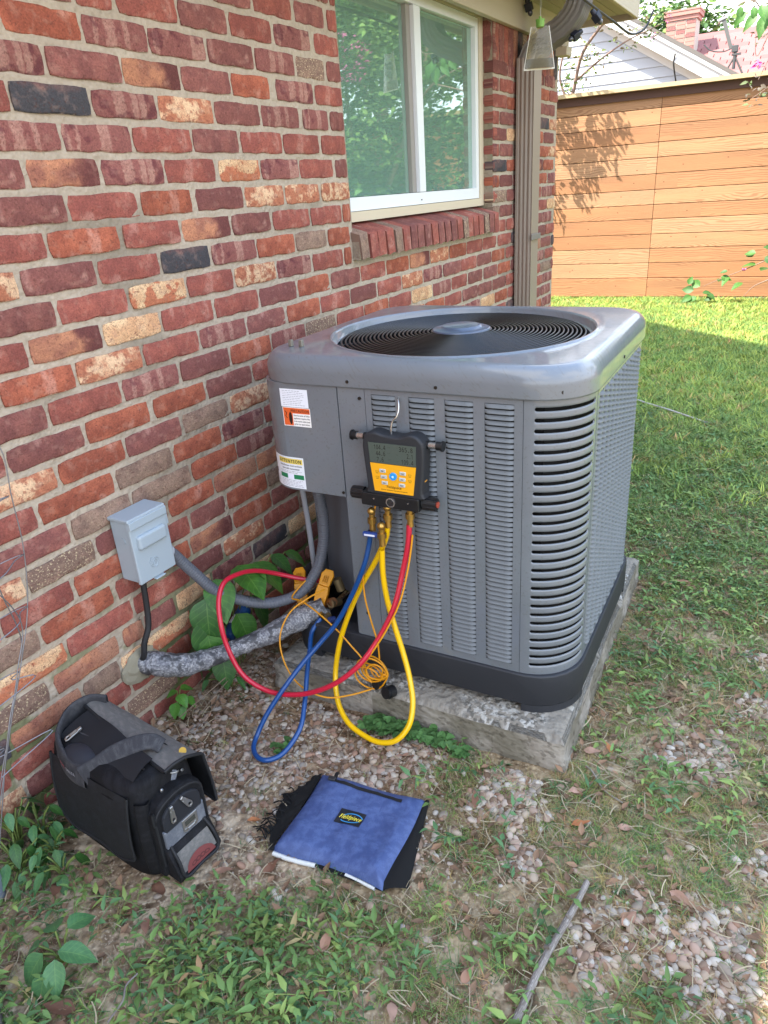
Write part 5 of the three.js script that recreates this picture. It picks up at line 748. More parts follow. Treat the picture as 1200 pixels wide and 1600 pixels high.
// ---------------------------------------------------------------- blue pouch lying on the ground
const pouch = thing('blue_pouch', 'flat blue zipped pouch with ragged black lining lying on the gravel', 'pouch', [0.74, 0.004, -1.0]);
{
  const C = [[0.582, -1.104], [0.865, -1.146], [0.894, -0.887], [0.615, -0.863]].map(([x, z]) => [x - 0.74, z + 1.0]);
  const at = (u, v) => [lerp(lerp(C[0][0], C[1][0], u), lerp(C[3][0], C[2][0], u), v), lerp(lerp(C[0][1], C[1][1], u), lerp(C[3][1], C[2][1], u), v)];
  const top = (u, v) => { const [x, z] = at(u, v), e = Math.min(u, 1 - u, v, 1 - v); return [x + 0.004 * Math.sin(v * 5), 0.006 + 0.024 * Math.pow(clamp(e * 9), 0.5) + (fbm(u * 4 + 2, v * 2.2, 941, 3) - 0.5) * 0.022 * clamp(e * 10) + 0.004 * Math.sin(u * 7 + v * 2), z + 0.006 * Math.sin(u * 6 + 1) * v]; };
  const blue = M(0xffffff, 0.62, { map: fabTex([62, 80, 128], [80, 99, 146], 945), bumpMap: weave, bumpScale: 0.0004, side: THREE.DoubleSide });
  obj('cover', surf(top, 40, 36, [3, 3]), blue, pouch);
  const off = (u, v, dy) => { const p = top(u, v), q = top(u + 0.01, v), r = top(u, v + 0.01), n = V(q[0] - p[0], q[1] - p[1], q[2] - p[2]).cross(V(r[0] - p[0], r[1] - p[1], r[2] - p[2])).normalize(); if (n.y < 0) n.negate(); return [p[0] + n.x * dy, p[1] + n.y * dy, p[2] + n.z * dy]; };
  obj('zip', surf((u, v) => off(lerp(0.14, 0.82, u), lerp(0.105, 0.14, v) + 0.0 * u + lerp(0, 0.015, u), 0.0016), 20, 2), M(0x0e0f12, 0.7, { side: THREE.DoubleSide }), pouch);
  obj('zip_slider', rb(0.018, 0.007, 0.012, 0.002, [...off(0.16, 0.12, 0.004)], [0, 0.15, 0]), M(0x2c2c2e, 0.4), pouch); obj('zip_tab', rb(0.01, 0.003, 0.026, 0.001, [...off(0.175, 0.075, 0.005)], [0, 0.2, 0]), M(0x17181a, 0.5), pouch);
  obj('logo_patch', surf((u, v) => off(lerp(0.36, 0.585, u), lerp(0.585, 0.415, v) + 0.05 - 0.1 + 0.03, 0.0018), 10, 6), M(0xffffff, 0.6, { map: canvasTex(384, 192, (g, w, h) => { g.fillStyle = '#14161c'; g.fillRect(0, 0, w, h); g.strokeStyle = '#2f86b8'; g.lineWidth = 12; g.beginPath(); g.ellipse(220, 100, 150, 62, -0.05, 3.5, 6.1); g.stroke(); g.beginPath(); g.ellipse(200, 104, 150, 60, -0.05, 0.4, 2.6); g.stroke(); g.font = 'italic bold 74px sans-serif'; g.fillStyle = '#e2cf3c'; g.textAlign = 'center'; g.fillText('Fieldpiece', 192, 122, 330); }), side: THREE.DoubleSide }), pouch);
  const liner = M(0x15161b, 0.9, { map: fabTex([22, 22, 26], [52, 52, 60], 951), side: THREE.DoubleSide });
  obj('right_lining', surf((u, v) => { const a = top(0.985, v), b = [lerp(0.872, 0.937, v) - 0.74, 0.006, lerp(-1.15, -0.925, v) + 1.0]; return [lerp(a[0], b[0], u), lerp(a[1] * 0.8, b[1], u) + 0.006 * Math.sin(u * 3), lerp(a[2], b[2], u) + 0.012 * u * v]; }, 6, 16, [1, 3]), liner, pouch);
  obj('ragged_lining', surf((u, v) => { const a = top(0.015, v), j = (fbm(v * 11, 3, 955, 3) - 0.5) * 0.035, w = 0.014 + 0.05 * Math.sin(Math.min(1, v * 1.12) * Math.PI) + j; return [a[0] - u * w, lerp(a[1] * 0.8, 0.005, u) + 0.012 * fbm(u * 5, v * 14, 957) * (1 - u * 0.4), a[2] + u * 0.022 * (fbm(v * 20, 5, 959) - 0.2)]; }, 10, 60, [1, 3]), liner, pouch);
  const R = rng(61), fr = []; for (let i = 0; i < 26; i++) { const v = 0.35 + R() * 0.6, a = top(0.0, v), l = 0.02 + R() * 0.035, an = Math.PI + (R() - 0.5) * 1.3; fr.push(tube([[a[0] - 0.03, 0.012, a[2]], [a[0] - 0.03 + Math.cos(an) * l * 0.5, 0.016 + R() * 0.008, a[2] - Math.sin(an) * l * 0.5], [a[0] - 0.03 + Math.cos(an) * l, 0.004, a[2] - Math.sin(an) * l + 0.004]], 0.0016, 5, 4)); } obj('fringe', fr, liner, pouch);
  obj('white_binding', [tubeVar(Array.from({ length: 8 }, (_, i) => { const p = top(0.015 + i * 0.055, 1.0); return [p[0], 0.006, p[2] + 0.003]; }), () => 0.0055, 30, 8), tubeVar(Array.from({ length: 6 }, (_, i) => { const p = top(0.66 + i * 0.055, 1.0); return [p[0], 0.005, p[2] + 0.002]; }), () => 0.004, 30, 8)], M(0xcfd0cb, 0.8), pouch);
  obj('under_lining', surf((u, v) => { const [x, z] = at(u, v); return [x, 0.006, z + 0.004]; }, 6, 6), liner, pouch);
}
// ---------------------------------------------------------------- plants
function leafGeo(len, w, droop = 0.3, fold = 0.25, nu = 5, nv = 4, point = 1) {  // from the origin along +z, face up
  return surf((u, v) => { const t = v, s = (u - 0.5) * 2, prof = Math.pow(Math.sin(Math.PI * Math.pow(t, 0.75)), 0.8 + 0.2 * point) * (1 - 0.15 * t), x = s * w / 2 * Math.max(prof, t === 0 || t === 1 ? 0.02 : 0); return [x, -droop * len * t * t + Math.abs(x) * fold, t * len]; }, nu % 2 ? nu - 1 : nu, nv);
}
function bladeTuft(n, h, w, seed, spread = 0.02, lean = 0.6) {
  const R = rng(seed), gs = [];
  for (let i = 0; i < n; i++) { const a = R() * 6.283, hh = h * (0.5 + R() * 0.7), le = lean * (0.3 + R()), ox = (R() - 0.5) * spread, oz = (R() - 0.5) * spread, dx = Math.cos(a), dz = Math.sin(a), tw = (R() - 0.5) * 0.9;
    gs.push(surf((u, v) => { const s = (u - 0.5) * w * (1 - v * v * 0.92), b = le * hh * v * v; return [ox + dx * b - (dz * Math.cos(tw) + dx * Math.sin(tw)) * s, hh * v * (1 - 0.35 * le * v), oz + dz * b + (dx * Math.cos(tw) - dz * Math.sin(tw)) * s]; }, 1, 3)); }
  return merge(gs);
}
function sprig(n, len, w, seed) {                                            // creeping stem with alternate lance leaves
  const R = rng(seed), gs = [], L = 0.075; gs.push(tube([[0, 0, 0], [0, 0.018, L * 0.4], [0, 0.026, L]], 0.0008, 5, 4));
  for (let i = 0; i < n; i++) { const t = (i + 0.6) / n, g = leafGeo(len * (0.55 + R() * 0.75), w * (0.75 + R() * 0.5), 0.25 + R() * 0.3, 0.25, 2, 3); g.rotateX(0.2 - R() * 1.0); g.rotateY((i % 2 ? 1 : -1) * (0.3 + R() * 1.3)); g.translate(0, 0.03 * Math.sin(t * 1.6), L * t); gs.push(g); }
  return merge(gs);
}
const leafMat = (c, r = 0.6) => M(c, r, { transmission: 0.22, thickness: 0, side: THREE.DoubleSide, specularIntensity: 0.4 });
const grassMat = leafMat(0xffffff, 0.7), leafyMat = leafMat(0xffffff, 0.55), strawMat = M(0xffffff, 0.85, { side: THREE.DoubleSide });
const G = (r, g, b) => new THREE.Color().setRGB(r, g, b);
const greens = (R, dry = 0.1) => { const k = R(); if (k < dry) return G(0.34 + R() * 0.15, 0.27 + R() * 0.1, 0.13 + R() * 0.05); const s = 0.7 + R() * 0.6; return k < 0.5 ? G(0.16 * s, 0.27 * s, 0.08 * s) : k < 0.8 ? G(0.24 * s, 0.33 * s, 0.09 * s) : G(0.11 * s, 0.22 * s, 0.09 * s); };
const bagPouch = (x, z) => (x > 0.06 && x < 0.51 && z > -0.9 && z < -0.655) || (x > 0.57 && x < 0.92 && z > -1.15 && z < -0.87);
{
  const R = rng(201), tufts = [bladeTuft(16, 0.045, 0.0024, 1, 0.045, 1.0), bladeTuft(14, 0.04, 0.003, 2, 0.05, 1.5), bladeTuft(11, 0.058, 0.0028, 3, 0.03, 1.2)], T = [[], [], []], TC = [[], [], []];
  for (let i = 0; i < 88000; i++) {
    const x = 0.02 + R() * 2.9, z = -5.2 + R() * 5.1; if (blocked(x, z) || bagPouch(x, z) || R() > sm(-5.2, -4.2, z)) continue;
    const bare = Math.max(gravelAt(x, z) * (x > 0.97 ? 0.72 : 0.97), dirtAt(x, z) * 0.95), m = sm(0.3, 0.7, fbm(x * 4, z * 4, 211)); if (R() > (1 - bare) * (0.3 + 0.6 * m) * (z > -0.95 && x < 1.0 ? 0.6 : 1)) continue;
    const k = Math.floor(R() * 3), far = sm(-1.5, -3.5, z); T[k].push(mat4(V(x, groundY(x, z) - 0.003, z), new THREE.Euler((R() - 0.5) * 0.9, R() * 6.28, (R() - 0.5) * 0.9), lerp(0.55, 0.95, far) * (0.6 + R() * 0.6))); TC[k].push(greens(R, lerp(0.42, 0.12, far)));
  }
  for (let k = 0; k < 3; k++) tag(instanced('grass', tufts[k], grassMat, T[k], TC[k]), ['thin short grass blades growing across the foreground ground', 'flattened broad grass blades across the foreground ground', 'longer leaning grass blades across the foreground ground'][k], 'grass');
  const lawn = bladeTuft(15, 0.05, 0.0048, 7, 0.075, 1.0), L = [], LC = [];
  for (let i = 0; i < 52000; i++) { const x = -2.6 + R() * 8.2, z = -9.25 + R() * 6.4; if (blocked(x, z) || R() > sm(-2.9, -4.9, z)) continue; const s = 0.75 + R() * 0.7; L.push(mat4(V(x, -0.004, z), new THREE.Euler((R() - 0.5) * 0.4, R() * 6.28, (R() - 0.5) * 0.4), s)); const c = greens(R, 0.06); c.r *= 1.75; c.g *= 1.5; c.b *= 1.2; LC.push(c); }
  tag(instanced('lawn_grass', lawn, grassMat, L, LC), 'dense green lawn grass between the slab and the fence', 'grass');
  // creeping broad-leaved weeds
  const sp = [sprig(4, 0.034, 0.0105, 11), sprig(5, 0.028, 0.0095, 12), sprig(5, 0.022, 0.0085, 13)], S = [[], [], []], SC = [[], [], []];
  for (let i = 0; i < 30000; i++) {
    const x = 0.02 + R() * 2.7, z = -4.6 + R() * 4.5; if (blocked(x, z) || bagPouch(x, z)) continue;
    const bare = Math.max(gravelAt(x, z) * 0.99, dirtAt(x, z)), front = sm(-0.86, -0.72, z) * sm(1.15, 0.8, x), m = sm(0.42, 0.7, fbm(x * 3.2, z * 3.2, 221)), far = sm(-1.7, -2.6, z) * sm(-4.8, -3.6, z);
    if (R() > (1 - bare) * Math.max(front * 0.95, m * 0.34, far * 0.5)) continue;
    const k = Math.floor(R() * 3); S[k].push(mat4(V(x, groundY(x, z), z), new THREE.Euler((R() - 0.5) * 0.7 - 0.2, R() * 6.28, (R() - 0.5) * 0.6), 0.7 + R() * 0.55)); const c = greens(R, 0.04); c.multiplyScalar(0.95); SC[k].push(c);
  }
  for (let k = 0; k < 3; k++) tag(instanced('creeping_weeds', sp[k], leafyMat, S[k], SC[k]), ['narrow leaved creeping weeds spreading over the near ground', 'broader leaved creeping weeds spreading over the near ground', 'small leaved creeping weeds spreading over the near ground'][k], 'weeds');
  // dry straw and leaf crumbs
  const st = [surf((u, v) => [(u - 0.5) * 0.0015, 0.004 * Math.sin(v * 3), (v - 0.5) * 0.048], 1, 4), surf((u, v) => [(u - 0.5) * 0.002 + 0.01 * v * v, 0.003, (v - 0.5) * 0.034], 1, 4), leafGeo(0.022, 0.012, -0.3, 0.5, 2, 3)], D = [[], [], []], DC = [[], [], []];
  for (let i = 0; i < 24000; i++) { const x = 0.02 + R() * 2.6, z = -3.4 + R() * 3.2; if (blocked(x, z) || bagPouch(x, z)) continue; if (R() < 0.35) continue; const k = R() < 0.25 ? 0 : R() < 0.45 ? 1 : 2; D[k].push(mat4(V(x, groundY(x, z) + 0.004 + R() * 0.012, z), new THREE.Euler((R() - 0.5) * 0.5, R() * 6.28, (R() - 0.5) * 0.5), 0.5 + R() * 0.9)); const s = 0.6 + R() * 0.7; DC[k].push(k < 2 ? G(0.34 * s, 0.28 * s, 0.18 * s) : G(0.22 * s, 0.13 * s, 0.075 * s)); }
  for (let k = 0; k < 3; k++) tag(instanced(k < 2 ? 'dry_straw' : 'leaf_litter', st[k], strawMat, D[k], DC[k]), ['straight dry straw bits scattered among the grass', 'curved dry grass bits scattered among the grass', 'crumbled brown leaf bits scattered among the grass'][k], k < 2 ? 'straw' : 'leaf litter');
  // clover along the slab
  const cl = merge([0, 1, 2].map((k) => { const g = leafGeo(0.009, 0.011, 0.1, 0.3, 2, 3, 0); g.rotateX(-0.15); g.rotateY(k * 2.094); g.translate(0, 0.018, 0); return g; }).concat([tube([[0, 0, 0], [0.003, 0.01, 0], [0, 0.018, 0]], 0.0005, 3, 3)])), C = [], CC = [];
  for (const [cx, cz, rx, rz, n] of [[0.69, -1.335, 0.09, 0.03, 150], [0.62, -1.32, 0.05, 0.03, 90], [0.79, -1.34, 0.05, 0.025, 90], [0.87, -1.33, 0.03, 0.02, 40], [0.43, -1.13, 0.02, 0.02, 14]]) for (let i = 0; i < n; i++) { const a = R() * 6.28, q = Math.sqrt(R()), x = cx + Math.cos(a) * rx * q, z = cz + Math.sin(a) * rz * q; C.push(mat4(V(x, R() * 0.012, z), new THREE.Euler((R() - 0.5) * 0.7, R() * 6.28, (R() - 0.5) * 0.7), 0.8 + R() * 0.8)); const s = 0.7 + R() * 0.5; CC.push(G(0.09 * s, 0.2 * s, 0.06 * s)); }
  tag(instanced('clover', cl, leafyMat, C, CC), 'small green clover along the foot of the concrete slab', 'clover');
}
// fallen leaves that can be told apart
{
  const R = rng(301), proto = [0, 1, 2].map((k) => { const g = leafGeo(0.05, 0.024, -0.25 + k * 0.2, 0.35 - k * 0.2, 4, 6), p = g.attributes.position; for (let i = 0; i < p.count; i++) p.setY(i, p.getY(i) + (vn(p.getX(i) * 90, p.getZ(i) * 60, 7 + k) - 0.5) * 0.012); g.computeVertexNormals(); return g; });
  const cols = [0x74503c, 0x94705a, 0x866350, 0xa3816e, 0x634434, 0xa4683f].map((c) => M(c, 0.75, { side: THREE.DoubleSide }));
  const spots = [[1.16, -1.48, 1.0, 3, 'pinkish brown fallen leaf leaning by the slab corner'], [1.23, -1.5, 0.8, 5, 'orange brown fallen leaf in grass right of the slab'], [1.2, -1.35, 1.1, 3, 'pale folded fallen leaf below the slab corner'], [1.2, -1.23, 1.0, 5, 'bright orange brown fallen leaf beside pale pebbles'], [1.07, -1.14, 1.1, 4, 'dark brown fallen leaf at the gravel edge right of the pouch'], [1.36, -1.03, 1.1, 1, 'reddish brown fallen leaf near the upper end of the stick'], [1.28, -1.07, 0.9, 0, 'upright brown fallen leaf touching the upper stick end'], [1.43, -1.15, 1.1, 3, 'pale brown triangular fallen leaf right of the stick'], [1.12, -0.78, 0.9, 1, 'tan fallen leaf in grass left of the stick'], [1.02, -0.69, 1.0, 3, 'pinkish fallen leaf lying flat at the bottom edge'], [0.85, -0.71, 1.0, 1, 'beige folded fallen leaf in the grass below the pouch'], [0.63, -0.8, 1.2, 0, 'dark brown fallen leaf on bare dirt below the pouch'], [0.56, -0.78, 1.1, 1, 'curled tan fallen leaf at the edge of bare dirt'], [0.5, -0.9, 0.8, 5, 'rust coloured fallen leaf on bare dirt beside the bag'], [0.46, -0.66, 1.4, 0, 'long brown leaf lying at the bag corner'], [0.4, -0.6, 1.1, 0, 'brown leaf on dirt in front of the bag'], [0.47, -0.6, 1.0, 2, 'mid brown leaf between the bag and the weeds'], [0.28, -0.6, 1.0, 2, 'brown leaf under weeds along the bag'], [0.22, -0.57, 1.2, 0, 'dark leaf among stones near the left edge'], [0.5, -0.4, 1.5, 4, 'red brown leaf in weeds at the bottom left'], [1.33, -1.28, 0.9, 3, 'small pink leaf in thin grass right of the slab'], [0.98, -1.18, 1.0, 0, 'brown leaf on gravel below the slab front'], [0.74, -1.25, 1.0, 1, 'standing tan leaf on gravel under the yellow hose'], [0.4, -1.2, 1.4, 4, 'dark curled leaf in shade under the pipe'], [1.3, -2.45, 1.6, 1, 'curled tan leaf in lawn beyond the slab'], [1.24, -2.0, 1.0, 3, 'pale leaf in grass along the slab side']];
  spots.forEach(([x, z, s, c, label], i) => { const m = new THREE.Mesh(proto[i % 3], cols[c]); m.name = numbered('fallen_leaf'); m.castShadow = m.receiveShadow = true; m.position.set(x, groundY(x, z) + 0.012, z); m.rotation.set((R() - 0.5) * 0.9, R() * 6.28, (R() - 0.5) * 0.9); m.scale.setScalar(s * 0.9); scene.add(m); tag(m, label, 'leaf', 'fallen leaves on the ground'); });
}
const barkTex = pixTex(256, 256, (u, v) => { const n = fbm(u * 6, v * 20, 971, 4), f = fbm(u * 50, v * 90, 973, 2); return mix3(mix3([92, 84, 76], [150, 142, 134], n), [196, 192, 186], sm(0.6, 0.7, f) * 0.5); });
const stick = thing('stick', 'grey lichen-spotted stick lying in the grass at bottom right', 'stick');
obj('wood', tubeVar([[1.275, 0.03, -1.085], [1.27, 0.028, -1.04], [1.262, 0.024, -0.99], [1.25, 0.022, -0.92], [1.243, 0.02, -0.87], [1.236, 0.016, -0.78], [1.222, 0.014, -0.66]], (t) => 0.0062 + 0.0016 * t, 90, 12, (t, a) => 0.85 + 0.35 * fbm(t * 26, a * 4, 977)), M(0xffffff, 0.9, { map: barkTex }), stick);
obj('knot', [cyl(0.003, 0.005, 0.014, [1.246, 0.03, -0.91], [0.3, 0, -0.8], 8), cyl(0.003, 0.005, 0.012, [1.262, 0.03, -0.99], [-0.4, 0, 0.8], 8)], M(0x6d655c, 0.9), stick);
const twig = thing('twig', 'thin bent grey twig lying in weeds at the bottom left', 'twig'); obj('wood', tube([[0.56, 0.03, -0.5], [0.565, 0.04, -0.47], [0.585, 0.045, -0.445], [0.58, 0.03, -0.41]], 0.002, 24, 6), M(0x77706a, 0.9), twig);
const tw2 = thing('twig', 'dry forked twigs on the litter beside the brick wall', 'twig'); obj('wood', [tube([[0.08, 0.02, -1.1], [0.11, 0.05, -1.15], [0.14, 0.08, -1.25]], 0.0018, 20, 5), tube([[0.13, 0.02, -1.12], [0.14, 0.05, -1.19], [0.135, 0.06, -1.27]], 0.0016, 20, 5), tube([[0.16, 0.015, -1.1], [0.15, 0.03, -1.18]], 0.0014, 12, 5)], M(0x7b6a58, 0.9), tw2);
const tw3 = thing('twig', 'thin pale twig arching over grass beside the slab corner', 'twig'); obj('wood', tube([[1.18, 0.012, -1.43], [1.2, 0.02, -1.41], [1.24, 0.012, -1.37], [1.29, 0.01, -1.35]], 0.0022, 24, 6), M(0x8a8378, 0.9), tw3);
const rod = thing('thin_rod', 'thin white rod lying across the shaded lawn', 'rod'); obj('shaft', tube([[0.5, 0.03, -4.86], [0.64, 0.03, -4.74], [0.85, 0.032, -4.58], [1.07, 0.025, -4.42]], 0.006, 30, 6), M(0xb9b2b4, 0.6), rod); obj('tip', cyl(0.008, 0.006, 0.02, [1.075, 0.025, -4.415], [0, 0.6, Math.PI / 2], 8), M(0x8d8a88, 0.6), rod);

// individual plants: leaves are parts
function plant(name, label, cat, base, leaves, stemCol, leafCol, seed, group) {
  const t = thing(name, label, cat, base, 0, group), R = rng(seed);
  leaves.forEach(([x, y, z, len, w, yaw, pitch]) => {
    obj('stem', tube([[x * 0.15, 0, z * 0.15], [x * 0.5, y * 0.65, z * 0.45], [x, y, z]], 0.0022, 14, 5), stemCol, t);
    const g = leafGeo(len, w, 0.25 + R() * 0.25, 0.16, 6, 8, 0.4), p = g.attributes.position; for (let i = 0; i < p.count; i++) p.setY(i, p.getY(i) + 0.02 * len * Math.sin(p.getZ(i) / len * 26) * Math.abs(p.getX(i)) / w * 2); g.computeVertexNormals();
    const m = obj('leaf', g, leafCol[Math.floor(R() * leafCol.length)], t); m.position.set(x, y, z); m.rotation.set(pitch, yaw, (R() - 0.5) * 0.5, 'YXZ');
  });
  return t;
}
const veinTex = (a, b) => pixTex(128, 128, (u, v) => { const s = Math.abs(u - 0.5) * 2, vein = Math.max(sm(0.05, 0.015, s), sm(0.12, 0.02, Math.abs(((v * 7 - s * 1.6) % 1 + 1) % 1 - 0.5)) * 0.6); return mix3(mix3(a, b, fbm(u * 9, v * 9, 981, 3)), [150, 176, 92], vein * 0.35); });
const vineLeaf = [M(0xffffff, 0.55, { map: veinTex([46, 92, 26], [74, 126, 36]), transmission: 0.2, side: THREE.DoubleSide }), M(0xffffff, 0.55, { map: veinTex([38, 78, 28], [60, 108, 40]), transmission: 0.2, side: THREE.DoubleSide })], weedLeaf = [M(0xffffff, 0.55, { map: veinTex([58, 104, 62], [84, 132, 78]), transmission: 0.2, side: THREE.DoubleSide })], stemM = M(0x6a7a3a, 0.7);
plant('vine_plant', 'big bright green leaves growing behind the grey conduit', 'plant', [0.05, 0, -1.38], [[0.03, 0.36, 0.04, 0.13, 0.1, 0.9, 0.5], [0.04, 0.33, 0.1, 0.14, 0.11, 0.6, 1.0], [0.03, 0.27, 0.12, 0.15, 0.12, 1.2, 1.1], [0.05, 0.22, 0.13, 0.13, 0.1, 1.0, 1.2], [0.05, 0.37, -0.04, 0.14, 0.12, 1.3, 0.25], [0.07, 0.36, -0.09, 0.13, 0.11, 1.7, 0.5], [0.06, 0.25, -0.07, 0.13, 0.1, 1.8, 1.0], [0.05, 0.22, 0.0, 0.12, 0.1, 1.4, 0.9], [0.06, 0.14, 0.1, 0.11, 0.08, 0.9, 0.9], [0.05, 0.33, -0.2, 0.09, 0.06, 1.6, 0.4], [0.04, 0.3, -0.28, 0.08, 0.05, 1.9, 0.3]], stemM, vineLeaf, 1);
plant('seedling', 'small bright green seedling at the wall foot beside the bag', 'plant', [0.045, 0, -1.135], [[0.01, 0.07, 0.0, 0.045, 0.04, 1.4, 0.2], [0.0, 0.075, -0.02, 0.04, 0.036, 2.6, 0.1], [0.02, 0.06, 0.02, 0.045, 0.04, 0.4, 0.5], [0.02, 0.05, -0.02, 0.04, 0.038, 1.9, 0.7], [0.01, 0.085, 0.0, 0.035, 0.03, -0.5, 0.0], [0.02, 0.04, 0.01, 0.04, 0.034, 1.0, 0.8]], stemM, [M(0xffffff, 0.5, { map: veinTex([66, 118, 40], [92, 150, 54]), transmission: 0.2, side: THREE.DoubleSide })], 2);
plant('broadleaf_weed', 'broad leaved green weed with large oval leaves at bottom left corner', 'plant', [0.39, 0, -0.46], [[0.03, 0.08, 0.02, 0.075, 0.05, 2.2, 0.2], [0.03, 0.07, 0.03, 0.07, 0.045, 0.7, 0.7], [-0.02, 0.07, -0.01, 0.06, 0.045, -2.0, 0.2], [-0.01, 0.06, 0.03, 0.075, 0.055, -0.3, 0.6], [0.01, 0.085, -0.02, 0.06, 0.045, 3.0, 0.1], [0.02, 0.05, 0.05, 0.07, 0.05, 0.2, 0.7], [-0.04, 0.05, 0.02, 0.06, 0.04, -1.2, 0.5]], stemM, weedLeaf, 3);
{
  const R = rng(17); const mk = (label, x, z, n, h) => { const ls = []; for (let i = 0; i < n; i++) { const a = R() * 6.28, q = 0.02 + R() * 0.05; ls.push([Math.cos(a) * q, h * (0.3 + R() * 0.7), Math.sin(a) * q, 0.035 + R() * 0.025, 0.017 + R() * 0.012, Math.PI / 2 - a, 0.2 + R() * 0.6]); } return plant('wall_weed', label, 'plant', [x, 0, z], ls, stemM, [weedLeaf[0], vineLeaf[1]], Math.floor(x * 1000), 'weeds along the foot of the wall'); };
  mk('tall weed against the wall at the left edge', 0.04, -0.6, 14, 0.14); mk('leafy weed between the wall and the bag back', 0.06, -0.65, 14, 0.1); mk('low weed beside the bag on its near side', 0.13, -0.63, 16, 0.06); mk('bushy weed at the left frame edge', 0.1, -0.56, 16, 0.08); mk('small weed near the stones by the left edge', 0.2, -0.6, 10, 0.05); mk('dark weed under the hanging pipe insulation', 0.1, -1.3, 9, 0.07);
}
// wire cage at the left edge
const cage = thing('wire_cage', 'thin galvanised wire plant cage at the left edge before the bricks', 'wire cage');
{
  const wm = M(0x8a8b90, 0.35, { metalness: 0.7 }), wr = (pts, r = 0.0013) => obj('wire', tube(pts, r, 40, 6), wm, cage);
  wr([[0.11, 1.02, -0.77], [0.12, 0.964, -0.794], [0.12, 0.857, -0.787], [0.12, 0.739, -0.779], [0.12, 0.605, -0.748], [0.12, 0.482, -0.692], [0.12, 0.269, -0.581], [0.12, 0.02, -0.47]]);
  for (const [y, e] of [[0.86, 0.782], [0.727, 0.776], [0.612, 0.752], [0.48, 0.69], [0.33, 0.61]]) wr([[0.17, y - 0.02, -0.56], [0.16, y - 0.004, -0.7], [0.135, y + 0.003, -e + 0.03], [0.12, y, -e], [0.1, y - 0.006, -e + 0.02], [0.08, y - 0.02, -0.62]]);
  wr([[0.15, 0.8, -0.68], [0.15, 0.68, -0.69], [0.145, 0.55, -0.7], [0.15, 0.4, -0.62], [0.15, 0.1, -0.5]]); wr([[0.155, 0.74, -0.66], [0.15, 0.6, -0.71], [0.15, 0.5, -0.67], [0.15, 0.2, -0.53]]);
}
const stub = thing('standpipe', 'grey plastic pipe stub standing at the left frame edge', 'pipe', [0.118, 0, -0.49]); obj('tube', cyl(0.017, 0.017, 0.06, [0, 0.03, 0], null, 20), M(0x6b737c, 0.5), stub); obj('collar', cyl(0.02, 0.02, 0.018, [0, 0.055, 0], null, 20), M(0x737b84, 0.5), stub);
const edge = thing('edging_board', 'weathered grey edging board at the bottom left corner', 'board', [0.315, 0, -0.35], -0.46); obj('plank', boxUV(rb(0.2, 0.05, 0.02, 0.004, [0, 0.022, 0]), 1), M(0xb8bcc2, 0.85, { map: barkTex }), edge); obj('stake', rb(0.02, 0.06, 0.02, 0.003, [0.02, 0.022, 0.021]), M(0x5e5a54, 0.9), edge);

// ---------------------------------------------------------------- trees and shrubs
const treeLeaf = leafGeo(1, 0.5, 0.2, 0.2, 2, 3);
function foliage(parent, name, blobs, leafLen, mat, palette, seed, along) {
  const R = rng(seed), mats = [], cols = [];
  for (const [cx, cy, cz, rx, ry, rz, n] of blobs) for (let i = 0; i < n; i++) {
    const a = R() * 6.283, c = R() * 2 - 1, s = Math.sqrt(1 - c * c), q = 0.35 + 0.65 * Math.cbrt(R()), p = V(cx + Math.cos(a) * s * rx * q, cy + c * ry * q, cz + Math.sin(a) * s * rz * q);
    if (vn3(p.x * 2.6 / Math.max(rx, 0.3) + 7, p.y * 2.6 / Math.max(rx, 0.3), p.z * 2.6 / Math.max(rx, 0.3), seed) < 0.44) continue;
    mats.push(mat4(p, new THREE.Euler((R() - 0.3) * 1.6, R() * 6.28, (R() - 0.5) * 1.6), leafLen * (0.7 + R() * 0.6))); const k = palette[Math.floor(R() * palette.length)], b = 0.75 + R() * 0.5; cols.push(G(k[0] * b, k[1] * b, k[2] * b));
  }
  return instanced(name, treeLeaf, mat, mats, cols, parent);
}
const bark = M(0xffffff, 0.85, { map: barkTex }), barkRed = M(0x8a7266, 0.8), GP = [[0.1, 0.18, 0.05], [0.15, 0.25, 0.06], [0.08, 0.15, 0.05], [0.2, 0.3, 0.08]], petal = M(0xd27fb2, 0.7, { transmission: 0.2, side: THREE.DoubleSide });
const limb = (pts, r, t, name = 'branch', m = barkRed) => obj(name, tubeVar(pts, (s) => r * (1 - 0.7 * s), 40, 8), m, t);
